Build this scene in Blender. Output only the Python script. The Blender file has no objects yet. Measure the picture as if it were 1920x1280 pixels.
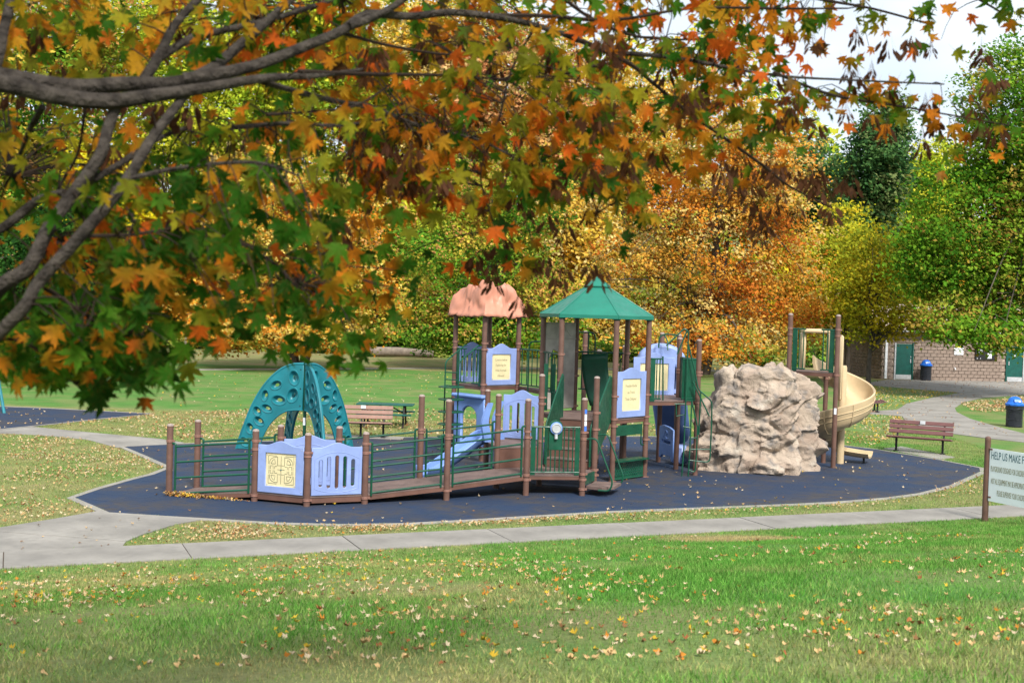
import bpy, bmesh, math, random
import numpy as np
from mathutils import Vector, Matrix, noise

random.seed(7)
rng = np.random.default_rng(7)
SC = bpy.context.scene
C = SC.collection
R = math.radians
V = Vector

# ------------------------------------------------------------------ camera
F_PX, EYE, ROLL, HZ = 2250.0, 3.9, R(1.7), 580.0
_p = math.atan((640 - HZ) * math.cos(ROLL) / F_PX)
FW = V((0, math.cos(_p), -math.sin(_p)))
_u = V((0, math.sin(_p), math.cos(_p)))
_r = V((1, 0, 0))
RT = _r * math.cos(ROLL) + _u * math.sin(ROLL)
UP = _u * math.cos(ROLL) - _r * math.sin(ROLL)
CAM = V((0, 0, EYE))
cd = bpy.data.cameras.new('camera')
cam = bpy.data.objects.new('camera', cd)
C.objects.link(cam)
cam.matrix_world = Matrix(((RT.x, UP.x, -FW.x, 0), (RT.y, UP.y, -FW.y, 0), (RT.z, UP.z, -FW.z, EYE), (0, 0, 0, 1)))
cd.sensor_width = 36
cd.lens = 36 * F_PX / 1920
cd.clip_start = 0.1
cd.clip_end = 2000
cd.dof.use_dof = True
cd.dof.focus_distance = 27.0
cd.dof.aperture_fstop = 4.0
SC.camera = cam

# ------------------------------------------------------------------ light
SUN_EL, SUN_AZ = R(46), math.atan2(0.34, -0.94)          # azimuth measured from +Y towards +X
w = bpy.data.worlds.new('World')
SC.world = w
w.use_nodes = True
nt = w.node_tree
nt.nodes.clear()
wo = nt.nodes.new('ShaderNodeOutputWorld')
sky = nt.nodes.new('ShaderNodeTexSky')
sky.sky_type = 'NISHITA'
sky.sun_disc = False
sky.sun_elevation = SUN_EL
sky.sun_rotation = SUN_AZ
sky.dust_density = 2.0
b1 = nt.nodes.new('ShaderNodeBackground')
b1.inputs['Strength'].default_value = 0.14
nt.links.new(sky.outputs[0], b1.inputs['Color'])
b2 = nt.nodes.new('ShaderNodeBackground')               # thin bright cloud veil
b2.inputs['Color'].default_value = (0.84, 0.92, 1.0, 1)
b2.inputs['Strength'].default_value = 0.88
tc = nt.nodes.new('ShaderNodeTexCoord')
mp = nt.nodes.new('ShaderNodeMapping')
mp.inputs['Scale'].default_value = (2.2, 2.2, 5.0)
nt.links.new(tc.outputs['Generated'], mp.inputs[0])
nz = nt.nodes.new('ShaderNodeTexNoise')
nz.inputs['Scale'].default_value = 1.6
nz.inputs['Detail'].default_value = 6
nt.links.new(mp.outputs[0], nz.inputs['Vector'])
cr = nt.nodes.new('ShaderNodeValToRGB')
cr.color_ramp.elements[0].position = 0.30
cr.color_ramp.elements[0].color = (0.35, 0.35, 0.35, 1)
cr.color_ramp.elements[1].position = 0.58
nt.links.new(nz.outputs['Fac'], cr.inputs[0])
mx = nt.nodes.new('ShaderNodeMixShader')
nt.links.new(cr.outputs[0], mx.inputs[0])
nt.links.new(b1.outputs[0], mx.inputs[1])
nt.links.new(b2.outputs[0], mx.inputs[2])
nt.links.new(mx.outputs[0], wo.inputs['Surface'])
sd = bpy.data.lights.new('sun', 'SUN')
sd.energy = 4.2
sd.angle = R(13)
sd.color = (1.0, 0.96, 0.90)
sun = bpy.data.objects.new('sun', sd)
C.objects.link(sun)
sdir = V((math.sin(SUN_AZ) * math.cos(SUN_EL), math.cos(SUN_AZ) * math.cos(SUN_EL), math.sin(SUN_EL)))
sun.rotation_euler = (-sdir).to_track_quat('-Z', 'Y').to_euler()
sun.location = (10, -20, 30)
vs = SC.view_settings
vs.view_transform = 'Standard'
vs.look = 'None'
vs.gamma = 1
vs.exposure = 0.5
vs.use_curve_mapping = False
SC.cycles.max_bounces = 6
SC.cycles.transparent_max_bounces = 4

# ------------------------------------------------------------------ survey helpers
def ray(x, y):
    return FW + RT * ((x - 960) / F_PX) - UP * ((y - 640) / F_PX)
def G(x, y, z=0.0):                 # point of the level z seen at photo pixel (x, y)
    d = ray(x, y)
    return CAM + d * ((z - EYE) / d.z)
def W(x, y, Y):                     # point at the depth Y metres from the camera plane
    d = ray(x, y)
    return CAM + d * (Y / d.y)
PATH0, PATH1 = G(0, 1067), G(1920, 968)
PD = (PATH1 - PATH0).normalized()
PN = V((PD.y, -PD.x, 0))            # towards the camera
def bank(X, Y):
    d = (np.asarray(X) - PATH0.x) * PN.x + (np.asarray(Y) - PATH0.y) * PN.y
    return np.interp(d, [0, 0.5, 1.5, 4, 9, 16, 26], [0, 0.01, 0.12, 0.56, 1.42, 2.3, 2.6])
def hill(X, Y):
    Y = np.asarray(Y, float)
    return np.interp(Y, [98, 112, 150, 220, 300, 420], [0, 1.5, 8, 22, 30, 34]) + 0 * np.asarray(X)
def terrain(X, Y):
    return bank(X, Y) + hill(X, Y)
def tz(X, Y):
    return float(terrain(X, Y))

# ------------------------------------------------------------------ materials
def new_mat(name):
    m = bpy.data.materials.new(name)
    m.use_nodes = True
    m.node_tree.nodes.clear()
    return m, m.node_tree
def N(t, kind, **kw):
    n = t.nodes.new('ShaderNode' + kind)
    for k, v in kw.items():
        if k in n.inputs:
            n.inputs[k].default_value = v
        else:
            setattr(n, k, v)
    return n
def mixc(t, fac, a, b, mode='MIX'):
    n = t.nodes.new('ShaderNodeMix')
    n.data_type = 'RGBA'
    n.blend_type = mode
    for sock, v in ((n.inputs[0], fac), (n.inputs[6], a), (n.inputs[7], b)):
        if hasattr(v, 'is_linked') or hasattr(v, 'links'):
            t.links.new(v, sock)
        elif isinstance(v, (tuple, list)):
            sock.default_value = (*v[:3], 1)
        else:
            sock.default_value = v
    return n.outputs[2]
def noise_fac(t, co, scale, lo=0.35, hi=0.65, detail=4):
    n = N(t, 'TexNoise', Scale=scale, Detail=detail)
    t.links.new(co, n.inputs['Vector'])
    r = N(t, 'MapRange')
    r.inputs[1].default_value = lo
    r.inputs[2].default_value = hi
    t.links.new(n.outputs['Fac'], r.inputs[0])
    return r.outputs[0]
def mat(name, col, rough=0.5, col2=None, var=0.16, scale=3.0, bump=0.0, bscale=60, spec=0.4, metal=0.0, dirt=0.25):
    m, t = new_mat(name)
    o = N(t, 'OutputMaterial')
    p = N(t, 'BsdfPrincipled', Roughness=rough, Metallic=metal)
    p.inputs['Specular IOR Level'].default_value = spec
    co = N(t, 'TexCoord').outputs['Object']
    c1 = tuple(c * (1 - var) for c in col)
    c2 = col2 or tuple(min(1, c * (1 + var)) for c in col)
    f = noise_fac(t, co, scale)
    c = mixc(t, f, c1, c2)
    if dirt:
        g = noise_fac(t, co, scale * 7, 0.45, 0.8, 6)
        gm = N(t, 'Math', operation='MULTIPLY')
        t.links.new(g, gm.inputs[0])
        gm.inputs[1].default_value = dirt
        c = mixc(t, gm.outputs[0], c, tuple(x * 0.55 + 0.02 for x in col))
    t.links.new(c, p.inputs['Base Color'])
    rr = N(t, 'MapRange')
    rr.inputs[3].default_value = max(0.05, rough - 0.1)
    rr.inputs[4].default_value = min(1, rough + 0.12)
    t.links.new(noise_fac(t, co, scale * 3), rr.inputs[0])
    t.links.new(rr.outputs[0], p.inputs['Roughness'])
    if bump:
        n = N(t, 'TexNoise', Scale=bscale, Detail=5)
        t.links.new(co, n.inputs['Vector'])
        b = N(t, 'Bump', Strength=bump, Distance=0.02)
        t.links.new(n.outputs['Fac'], b.inputs['Height'])
        t.links.new(b.outputs[0], p.inputs['Normal'])
    t.links.new(p.outputs[0], o.inputs['Surface'])
    return m
def leaf_mat(name, trans=0.35, rough=0.55, spec=0.08, mottle=0.0):
    m, t = new_mat(name)
    o = N(t, 'OutputMaterial')
    a = N(t, 'VertexColor', layer_name='Col')
    p = N(t, 'BsdfPrincipled', Roughness=rough)
    p.inputs['Specular IOR Level'].default_value = spec
    tr = N(t, 'BsdfTranslucent')
    col = a.outputs[0]
    if mottle:
        co = N(t, 'NewGeometry').outputs['Position']
        f = N(t, 'Math', operation='MULTIPLY')
        t.links.new(noise_fac(t, co, 55, 0.5, 0.68, 3), f.inputs[0])
        f.inputs[1].default_value = mottle
        col = mixc(t, f.outputs[0], col, (0.12, 0.06, 0.015))
    t.links.new(col, p.inputs['Base Color'])
    t.links.new(col, tr.inputs['Color'])
    mxs = N(t, 'MixShader')
    mxs.inputs[0].default_value = trans
    t.links.new(p.outputs[0], mxs.inputs[1])
    t.links.new(tr.outputs[0], mxs.inputs[2])
    t.links.new(mxs.outputs[0], o.inputs['Surface'])
    return m

M = {
 'post': mat('brown_powder_coat', (0.135, 0.071, 0.053), 0.5, var=0.18, dirt=0.4),
 'clamp': mat('brown_clamp', (0.24, 0.125, 0.095), 0.4, dirt=0.2),
 'deck': mat('brown_vinyl_deck', (0.15, 0.10, 0.085), 0.7, var=0.2, bump=0.3, bscale=120),
 'skirt': mat('brown_deck_edge', (0.13, 0.063, 0.045), 0.55),
 'green': mat('green_powder_coat', (0.004, 0.066, 0.034), 0.38, var=0.2, dirt=0.2),
 'greenlt': mat('green_enamel_roof', (0.010, 0.155, 0.105), 0.45, var=0.12, scale=1.5),
 'blue': mat('light_blue_plastic', (0.235, 0.315, 0.59), 0.45, var=0.12, scale=1.6, dirt=0.28),
 'bluedk': mat('blue_slide_plastic', (0.16, 0.27, 0.58), 0.38, var=0.14, scale=1.6, dirt=0.25),
 'cream': mat('cream_board', (0.68, 0.59, 0.34), 0.55, var=0.07, dirt=0.2),
 'cap': mat('worn_cap', (0.30, 0.235, 0.205), 0.6, var=0.25, scale=20),
 'ink': mat('dark_print', (0.045, 0.075, 0.05), 0.6, dirt=0),
 'greyink': mat('grey_print', (0.27, 0.25, 0.15), 0.6, dirt=0),
 'teal': mat('teal_plastic', (0.011, 0.165, 0.20), 0.4, var=0.18, scale=1.6, dirt=0.25),
 'canyon': mat('terracotta_plastic', (0.50, 0.215, 0.14), 0.5, var=0.06, scale=2.5, dirt=0.12),
 'tan': mat('tan_plastic', (0.52, 0.395, 0.235), 0.42, var=0.08, scale=2, dirt=0.18),
 'greywall': mat('grey_moulded_wall', (0.42, 0.385, 0.34), 0.6, var=0.15, scale=4, bump=0.3, bscale=14),
 'white': mat('white_sticker', (0.75, 0.76, 0.78), 0.5, dirt=0.1),
 'concrete': mat('concrete', (0.235, 0.218, 0.192), 0.88, var=0.20, scale=0.9, bump=0.25, bscale=90, dirt=0.5),
 'kerb': mat('kerb_concrete', (0.265, 0.245, 0.215), 0.85, var=0.12, scale=2, bump=0.2, dirt=0.3),
 'benchb': mat('recycled_brown_slat', (0.29, 0.165, 0.125), 0.6, var=0.1, scale=5, bump=0.15),
 'benchr': mat('recycled_maroon_slat', (0.145, 0.062, 0.058), 0.6, var=0.1, scale=5, bump=0.15),
 'black': mat('black_steel', (0.012, 0.012, 0.013), 0.5, dirt=0.1),
 'drum': mat('black_drum', (0.014, 0.016, 0.022), 0.35, dirt=0.1),
 'lid': mat('blue_dome_lid', (0.012, 0.13, 0.55), 0.35, var=0.08),
 'block': mat('split_face_block', (0.225, 0.17, 0.135), 0.9, col2=(0.29, 0.22, 0.178), scale=2.5, bump=0.5, bscale=30),
 'mortar': mat('mortar', (0.36, 0.29, 0.23), 0.95),
 'door': mat('green_door', (0.004, 0.075, 0.058), 0.5, dirt=0.1),
 'alum': mat('aluminium', (0.50, 0.51, 0.52), 0.4, metal=0.3, dirt=0.15),
 'shingle': mat('tan_shingle', (0.42, 0.33, 0.26), 0.9, var=0.2, scale=14, bump=0.4),
 'signwhite': mat('white_sign_board', (0.87, 0.91, 0.93), 0.4, var=0.02, dirt=0.06),
 'signtext': mat('dark_teal_letters', (0.02, 0.10, 0.13), 0.6, dirt=0),
 'yellow': mat('yellow_print', (0.70, 0.60, 0.03), 0.6, dirt=0),
 'bark': mat('grey_bark', (0.030, 0.024, 0.020), 0.95, col2=(0.072, 0.060, 0.049), spec=0.1, scale=22, bump=1.0, bscale=70, dirt=0.7),
 'barkfar': mat('dark_bark', (0.085, 0.066, 0.052), 0.9, var=0.3, scale=4, bump=0.5, bscale=12),
 'twig': mat('brown_twig', (0.028, 0.019, 0.014), 0.9, var=0.2, spec=0.1),
 'bluewhite': mat('blue_band', (0.05, 0.17, 0.62), 0.5, dirt=0),
 'log': mat('weathered_log', (0.20, 0.16, 0.125), 0.9, var=0.25, bump=0.6, bscale=10),
 'leaf': leaf_mat('maple_leaf', 0.58, 0.6, 0.08, 0.35),
 'foliage': leaf_mat('far_foliage', 0.34, 0.8, 0.03),
 'litter': leaf_mat('dry_leaf', 0.12, 0.8),
 'grassblade': leaf_mat('grass_blade', 0.3, 0.8, 0.03),
}

def ground_mat():
    m, t = new_mat('lawn_turf')
    o = N(t, 'OutputMaterial')
    p = N(t, 'BsdfPrincipled', Roughness=0.9)
    p.inputs['Specular IOR Level'].default_value = 0.15
    co = N(t, 'TexCoord').outputs['Object']
    a = N(t, 'Attribute', attribute_name='dry')
    gr = mixc(t, noise_fac(t, co, 0.9, 0.3, 0.7, 6), (0.07, 0.20, 0.036), (0.14, 0.27, 0.06))
    gr = mixc(t, noise_fac(t, co, 26, 0.3, 0.75, 3), gr, (0.045, 0.12, 0.022))
    dr = mixc(t, noise_fac(t, co, 1.4, 0.3, 0.7, 6), (0.24, 0.20, 0.085), (0.31, 0.245, 0.125))
    dr = mixc(t, noise_fac(t, co, 18, 0.4, 0.8, 4), dr, (0.135, 0.10, 0.05))
    s = N(t, 'Math', operation='ADD')
    sc = N(t, 'MapRange')
    sc.inputs[3].default_value = -0.45
    sc.inputs[4].default_value = 0.45
    t.links.new(noise_fac(t, co, 0.55, 0.25, 0.75, 8), sc.inputs[0])
    t.links.new(a.outputs['Fac'], s.inputs[0])
    t.links.new(sc.outputs[0], s.inputs[1])
    s2 = N(t, 'MapRange')
    s2.inputs[1].default_value = 0.0
    s2.inputs[2].default_value = 1.0
    t.links.new(s.outputs[0], s2.inputs[0])
    t.links.new(mixc(t, s2.outputs[0], gr, dr), p.inputs['Base Color'])
    n = N(t, 'TexNoise', Scale=35, Detail=6)
    t.links.new(co, n.inputs['Vector'])
    b = N(t, 'Bump', Strength=0.6, Distance=0.04)
    t.links.new(n.outputs['Fac'], b.inputs['Height'])
    t.links.new(b.outputs[0], p.inputs['Normal'])
    t.links.new(p.outputs[0], o.inputs['Surface'])
    return m
M['lawn'] = ground_mat()

def rubber_mat():
    m, t = new_mat('blue_rubber')
    o = N(t, 'OutputMaterial')
    p = N(t, 'BsdfPrincipled', Roughness=0.78)
    p.inputs['Specular IOR Level'].default_value = 0.3
    co = N(t, 'NewGeometry').outputs['Position']
    oi = N(t, 'ObjectInfo')
    c = mixc(t, noise_fac(t, co, 0.7, 0.40, 0.62, 7), (0.014, 0.031, 0.068), (0.046, 0.042, 0.043))
    c = mixc(t, noise_fac(t, co, 3.5, 0.45, 0.7, 6), c, (0.012, 0.029, 0.072))
    rm = N(t, 'MapRange')
    rm.inputs[3].default_value = 0.0
    rm.inputs[4].default_value = 0.28
    t.links.new(oi.outputs['Random'], rm.inputs[0])
    c = mixc(t, rm.outputs[0], c, (0.02, 0.026, 0.045))
    sp = noise_fac(t, co, 160, 0.55, 0.75, 2)
    sm = N(t, 'Math', operation='MULTIPLY')
    t.links.new(sp, sm.inputs[0])
    sm.inputs[1].default_value = 0.35
    c = mixc(t, sm.outputs[0], c, (0.06, 0.075, 0.115))
    t.links.new(c, p.inputs['Base Color'])
    n = N(t, 'TexNoise', Scale=150, Detail=3)
    t.links.new(co, n.inputs['Vector'])
    b = N(t, 'Bump', Strength=0.35, Distance=0.01)
    t.links.new(n.outputs['Fac'], b.inputs['Height'])
    t.links.new(b.outputs[0], p.inputs['Normal'])
    t.links.new(p.outputs[0], o.inputs['Surface'])
    return m
M['rubber'] = rubber_mat()

def rock_mat():
    m, t = new_mat('sculpted_rock')
    o = N(t, 'OutputMaterial')
    p = N(t, 'BsdfPrincipled', Roughness=0.8)
    p.inputs['Specular IOR Level'].default_value = 0.25
    co = N(t, 'TexCoord').outputs['Object']
    c = mixc(t, noise_fac(t, co, 1.6, 0.35, 0.65, 5), (0.31, 0.232, 0.178), (0.45, 0.365, 0.285))
    c = mixc(t, noise_fac(t, co, 3.5, 0.50, 0.66, 6), c, (0.21, 0.185, 0.165))
    c = mixc(t, noise_fac(t, co, 2.3, 0.60, 0.76, 5), c, (0.50, 0.44, 0.36))
    t.links.new(c, p.inputs['Base Color'])
    n = N(t, 'TexNoise', Scale=5, Detail=10, Roughness=0.65, Distortion=1.2)
    t.links.new(co, n.inputs['Vector'])
    b = N(t, 'Bump', Strength=0.9, Distance=0.08)
    t.links.new(n.outputs['Fac'], b.inputs['Height'])
    t.links.new(b.outputs[0], p.inputs['Normal'])
    t.links.new(p.outputs[0], o.inputs['Surface'])
    return m
M['rock'] = rock_mat()

# ------------------------------------------------------------------ object helpers
WL = {}
def tag(o, label=None, cat=None, group=None, kind=None):
    for k, v in (('label', label), ('category', cat), ('group', group), ('kind', kind)):
        if v:
            o[k] = v
    return o
def link(o, parent=None, at=(0, 0, 0)):
    C.objects.link(o)
    at = V(at)
    if parent is not None:
        o.parent = parent
        o.matrix_parent_inverse = WL[parent.name].inverted()
    o.location = at
    WL[o.name] = Matrix.Translation(at)
    return o
def empty(name, at, label, cat, group=None):
    o = bpy.data.objects.new(name, None)
    o.empty_display_size = 0.3
    link(o, None, at)
    return tag(o, label, cat, group)
def put(name, me, parent=None, at=(0, 0, 0), mt=None):
    o = bpy.data.objects.new(name, me)
    if mt is not None and not me.materials:
        me.materials.append(M[mt] if isinstance(mt, str) else mt)
    return link(o, parent, at)
def put_m(name, me, parent, mw, mt=None):                  # with a full world matrix (translation + rotation/scale)
    o = put(name, me, parent, mw.translation, mt)
    q = mw.to_quaternion()
    o.rotation_mode = 'QUATERNION'
    o.rotation_quaternion = q
    o.scale = mw.to_scale()
    WL[o.name] = mw.copy()
    return o

class MB:
    def __init__(s):
        s.v, s.f = [], []
    def add(s, vs, fs):
        k = len(s.v)
        s.v += [tuple(v) for v in vs]
        s.f += [tuple(i + k for i in f) for f in fs]
        return s
    def box(s, c, size, rot=None, bev=0.0):
        c = V(c)
        hx, hy, hz = (a / 2 for a in size)
        m = rot or Matrix.Identity(3)
        if bev:
            b = min(bev, hx * 0.9, hy * 0.9, hz * 0.9)
            vs = []
            for sx in (-1, 1):
                for sy in (-1, 1):
                    for sz in (-1, 1):
                        vs += [(sx * (hx - b), sy * (hy - b), sz * hz), (sx * (hx - b), sy * hy, sz * (hz - b)), (sx * hx, sy * (hy - b), sz * (hz - b))]
            bm = bmesh.new()
            for v in vs:
                bm.verts.new(v)
            bmesh.ops.convex_hull(bm, input=bm.verts)
            bm.verts.index_update()
            s.add([m @ v.co + c for v in bm.verts], [[v.index for v in f.verts] for f in bm.faces])
            bm.free()
            return s
        vs = [m @ V((x * hx, y * hy, z * hz)) + c for x in (-1, 1) for y in (-1, 1) for z in (-1, 1)]
        return s.add(vs, [(0, 1, 3, 2), (4, 6, 7, 5), (0, 4, 5, 1), (2, 3, 7, 6), (0, 2, 6, 4), (1, 5, 7, 3)])
    def tube(s, pts, r, n=8, closed=False, smooth=0):
        pts = [V(p) for p in pts]
        if smooth:
            pts = catmull(pts, smooth)
            if not isinstance(r, (int, float)):
                r = [np.interp(i / (len(pts) - 1), np.linspace(0, 1, len(r)), r) for i in range(len(pts))]
        m = len(pts)
        rs = [r] * m if isinstance(r, (int, float)) else list(r)
        k0 = len(s.v)
        prev = None
        for i, p in enumerate(pts):
            if closed:
                t = (pts[(i + 1) % m] - pts[i - 1]).normalized()
            else:
                t = (pts[min(i + 1, m - 1)] - pts[max(i - 1, 0)]).normalized()
            if prev is None:
                a = V((0, 0, 1)) if abs(t.z) < 0.9 else V((1, 0, 0))
                x = t.cross(a).normalized()
            else:
                x = (prev - t * prev.dot(t)).normalized()
            prev = x
            y = t.cross(x)
            for j in range(n):
                an = 2 * math.pi * j / n
                s.v.append(tuple(p + (x * math.cos(an) + y * math.sin(an)) * rs[i]))
        for i in range(m if closed else m - 1):
            a, b = k0 + i * n, k0 + ((i + 1) % m) * n
            for j in range(n):
                s.f.append((a + j, a + (j + 1) % n, b + (j + 1) % n, b + j))
        if not closed:
            s.f.append(tuple(k0 + j for j in reversed(range(n))))
            s.f.append(tuple(k0 + (m - 1) * n + j for j in range(n)))
        return s
    def prism(s, poly, z0, z1):                            # poly: list of (x, y) or points with their own z offset
        n = len(poly)
        b = [(p[0], p[1], z0 + (p[2] if len(p) > 2 else 0)) for p in poly]
        t = [(p[0], p[1], z1 + (p[2] if len(p) > 2 else 0)) for p in poly]
        return s.add(b + t, [tuple(reversed(range(n))), tuple(range(n, 2 * n))] + [(i, (i + 1) % n, n + (i + 1) % n, n + i) for i in range(n)])
    def lathe(s, prof, n=20, c=(0, 0, 0)):
        c = V(c)
        k0 = len(s.v)
        for r_, z_ in prof:
            for j in range(n):
                a = 2 * math.pi * j / n
                s.v.append((c.x + r_ * math.cos(a), c.y + r_ * math.sin(a), c.z + z_))
        for i in range(len(prof) - 1):
            for j in range(n):
                a, b = k0 + i * n, k0 + (i + 1) * n
                s.f.append((a + j, a + (j + 1) % n, b + (j + 1) % n, b + j))
        s.f.append(tuple(k0 + j for j in reversed(range(n))))
        s.f.append(tuple(k0 + (len(prof) - 1) * n + j for j in range(n)))
        return s
    def mesh(s, name, smooth=False):
        me = bpy.data.meshes.new(name)
        me.from_pydata(s.v, [], s.f)
        bm = bmesh.new()
        bm.from_mesh(me)
        bmesh.ops.recalc_face_normals(bm, faces=bm.faces)
        bm.to_mesh(me)
        bm.free()
        if smooth:
            me.polygons.foreach_set('use_smooth', [True] * len(me.polygons))
            me.set_sharp_from_angle(angle=R(40))
        return me
    def build(s, name, mt, parent=None, smooth=False):      # vertices given in world space; origin set at the bounding centre base
        a = np.array(s.v)
        c = V(((a[:, 0].min() + a[:, 0].max()) / 2, (a[:, 1].min() + a[:, 1].max()) / 2, a[:, 2].min()))
        s.v = [tuple(p) for p in (a - np.array(c))]
        return put(name, s.mesh(name, smooth), parent, c, mt)
def catmull(pts, k):
    out = []
    P = [pts[0]] + pts + [pts[-1]]
    for i in range(1, len(P) - 2):
        for j in range(k):
            t = j / k
            a, b, c, d = P[i - 1], P[i], P[i + 1], P[i + 2]
            out.append(0.5 * ((2 * b) + (c - a) * t + (2 * a - 5 * b + 4 * c - d) * t * t + (3 * b - a - 3 * c + d) * t * t * t))
    out.append(pts[-1])
    return out
def fillet(pts, rad, k=5):
    pts = [V(p) for p in pts]
    out = [pts[0]]
    for i in range(1, len(pts) - 1):
        a, b, c = pts[i - 1], pts[i], pts[i + 1]
        r = min(rad, (a - b).length * 0.48, (c - b).length * 0.48)
        p, q = b + (a - b).normalized() * r, b + (c - b).normalized() * r
        for j in range(k + 1):
            t = j / k
            out.append(p * (1 - t) ** 2 + b * 2 * t * (1 - t) + q * t * t)
    out.append(pts[-1])
    return out
def plate(name, outline, holes=(), th=0.03, bev=0.006):     # flat board with holes, outline in its own XY plane
    cu = bpy.data.curves.new(name, 'CURVE')
    cu.dimensions = '2D'
    cu.fill_mode = 'BOTH'
    cu.extrude = max(0.0005, th / 2 - bev)
    cu.bevel_depth = bev
    cu.bevel_resolution = 1
    cu.offset = -bev
    for loop in [outline, *holes]:
        sp = cu.splines.new('POLY')
        sp.points.add(len(loop) - 1)
        for i, p in enumerate(loop):
            sp.points[i].co = (p[0], p[1], 0, 1)
        sp.use_cyclic_u = True
    ob = bpy.data.objects.new(name, cu)
    me = bpy.data.meshes.new_from_object(ob)
    bpy.data.objects.remove(ob)
    bpy.data.curves.remove(cu)
    me.name = name
    return me
def upright(P, Q, z0):               # matrix: local x along P->Q, local y up, origin at P, z0
    x = V((Q[0] - P[0], Q[1] - P[1], 0)).normalized()
    y = V((0, 0, 1))
    z = x.cross(y)
    return Matrix(((x.x, y.x, z.x, P[0]), (x.y, y.y, z.y, P[1]), (x.z, y.z, z.z, z0), (0, 0, 0, 1)))
def slot(cx, y0, y1, wd, k=6):
    r = wd / 2
    a = [(cx + r * math.cos(t), y1 - r + r * math.sin(t)) for t in np.linspace(0, math.pi, k)]
    b = [(cx + r * math.cos(t), y0 + r + r * math.sin(t)) for t in np.linspace(math.pi, 2 * math.pi, k)]
    return a + b
def text(body, size, parent, mw, mt, name='lettering', sx=1.0, align='CENTER'):
    cu = bpy.data.curves.new(name, 'FONT')
    cu.body = body
    cu.size = size
    cu.align_x = align
    cu.align_y = 'CENTER'
    cu.extrude = 0.001
    ob = bpy.data.objects.new(name, cu)
    me = bpy.data.meshes.new_from_object(ob)
    bpy.data.objects.remove(ob)
    bpy.data.curves.remove(cu)
    o = put_m(name, me, parent, mw, mt)
    o.scale = (sx, 1, 1)
    return o
def np_mesh(name, verts, faces, cols=None, smooth=False):
    me = bpy.data.meshes.new(name)
    verts = np.asarray(verts, np.float32)
    faces = np.asarray(faces, np.int32)
    k = faces.shape[1]
    me.vertices.add(len(verts))
    me.vertices.foreach_set('co', verts.ravel())
    me.loops.add(faces.size)
    me.loops.foreach_set('vertex_index', faces.ravel())
    me.polygons.add(len(faces))
    me.polygons.foreach_set('loop_start', np.arange(0, faces.size, k, dtype=np.int32))
    if cols is not None:
        a = me.color_attributes.new('Col', 'FLOAT_COLOR', 'POINT')
        c4 = np.ones((len(verts), 4), np.float32)
        c4[:, :3] = cols
        a.data.foreach_set('color', c4.ravel())
    me.update(calc_edges=True)
    if smooth:
        me.polygons.foreach_set('use_smooth', np.ones(len(faces), bool))
    return me
_vg = rng.random((256, 256))
def vnoise(X, Y):                      # smooth value noise, -1..1
    xi, yi = np.floor(X).astype(int), np.floor(Y).astype(int)
    fx, fy = X - xi, Y - yi
    fx, fy = fx * fx * (3 - 2 * fx), fy * fy * (3 - 2 * fy)
    g = lambda a, b: _vg[a % 256, b % 256]
    return 2 * ((g(xi, yi) * (1 - fx) + g(xi + 1, yi) * fx) * (1 - fy) + (g(xi, yi + 1) * (1 - fx) + g(xi + 1, yi + 1) * fx) * fy) - 1
def inside(poly, X, Y):
    X, Y = np.asarray(X), np.asarray(Y)
    r = np.zeros(X.shape, bool)
    n = len(poly)
    for i in range(n):
        x1, y1 = poly[i][0], poly[i][1]
        x2, y2 = poly[(i + 1) % n][0], poly[(i + 1) % n][1]
        c = ((y1 > Y) != (y2 > Y))
        with np.errstate(divide='ignore', invalid='ignore'):
            xi = (x2 - x1) * (Y - y1) / (y2 - y1) + x1
        r ^= c & (X < xi)
    return r
def gpoly(pts):
    return [G(*p) for p in pts]
def sheet(name, poly, z, mt, kind='structure', th=0.05, parent=None):
    bm = bmesh.new()
    f = bm.faces.new([bm.verts.new((p[0], p[1], z)) for p in poly])
    f.normal_update()
    bmesh.ops.triangulate(bm, faces=[f])
    ret = bmesh.ops.extrude_face_region(bm, geom=list(bm.faces))
    for v in [g for g in ret['geom'] if isinstance(g, bmesh.types.BMVert)]:
        v.co.z -= th
    bmesh.ops.recalc_face_normals(bm, faces=bm.faces)
    me = bpy.data.meshes.new(name)
    bm.to_mesh(me)
    bm.free()
    o = put(name, me, parent, (0, 0, 0), mt)
    if parent is None:
        o['kind'] = kind
    return o

# ================================================================== SETTING
RUB_PX = [(140, 934), (205, 962), (300, 968), (385, 973), (520, 981), (640, 984), (760, 982), (870, 976), (1000, 968), (1130, 960), (1300, 953), (1480, 946), (1560, 942), (1660, 934), (1720, 926), (1780, 911), (1838, 885),
          (1836, 878), (1760, 863), (1640, 843), (1580, 836), (1330, 822), (1215, 819), (840, 820), (660, 822), (480, 829), (340, 833), (232, 838), (275, 856), (322, 877), (290, 890), (250, 900), (190, 917)]
RUB = gpoly(RUB_PX)
RUB2 = gpoly([(-260, 756), (0, 762), (100, 766), (290, 776), (200, 785), (110, 795), (60, 800), (0, 806), (-260, 822)])
PATHL = gpoly([(-260, 838), (-260, 822), (0, 806.3), (60, 800.3), (180, 812), (300, 823), (345, 830), (340, 833.4), (232, 838.4), (222, 840), (160, 824), (70, 816), (0, 812.5)])
SWID = 1.2
def strip_pt(s, t):                   # s metres along from PATH0, t metres across (away from the camera)
    return PATH0 + PD * s - PN * t
JUNC = [strip_pt(-5.2, SWID + 0.006)] + gpoly([(-300, 1034), (0, 990), (100, 974), (190, 958), (205, 962.6), (300, 968.6), (385, 973.6), (330, 984), (270, 1002), (236, 1016)]) + [strip_pt(1.76, SWID + 0.006)]
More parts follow.
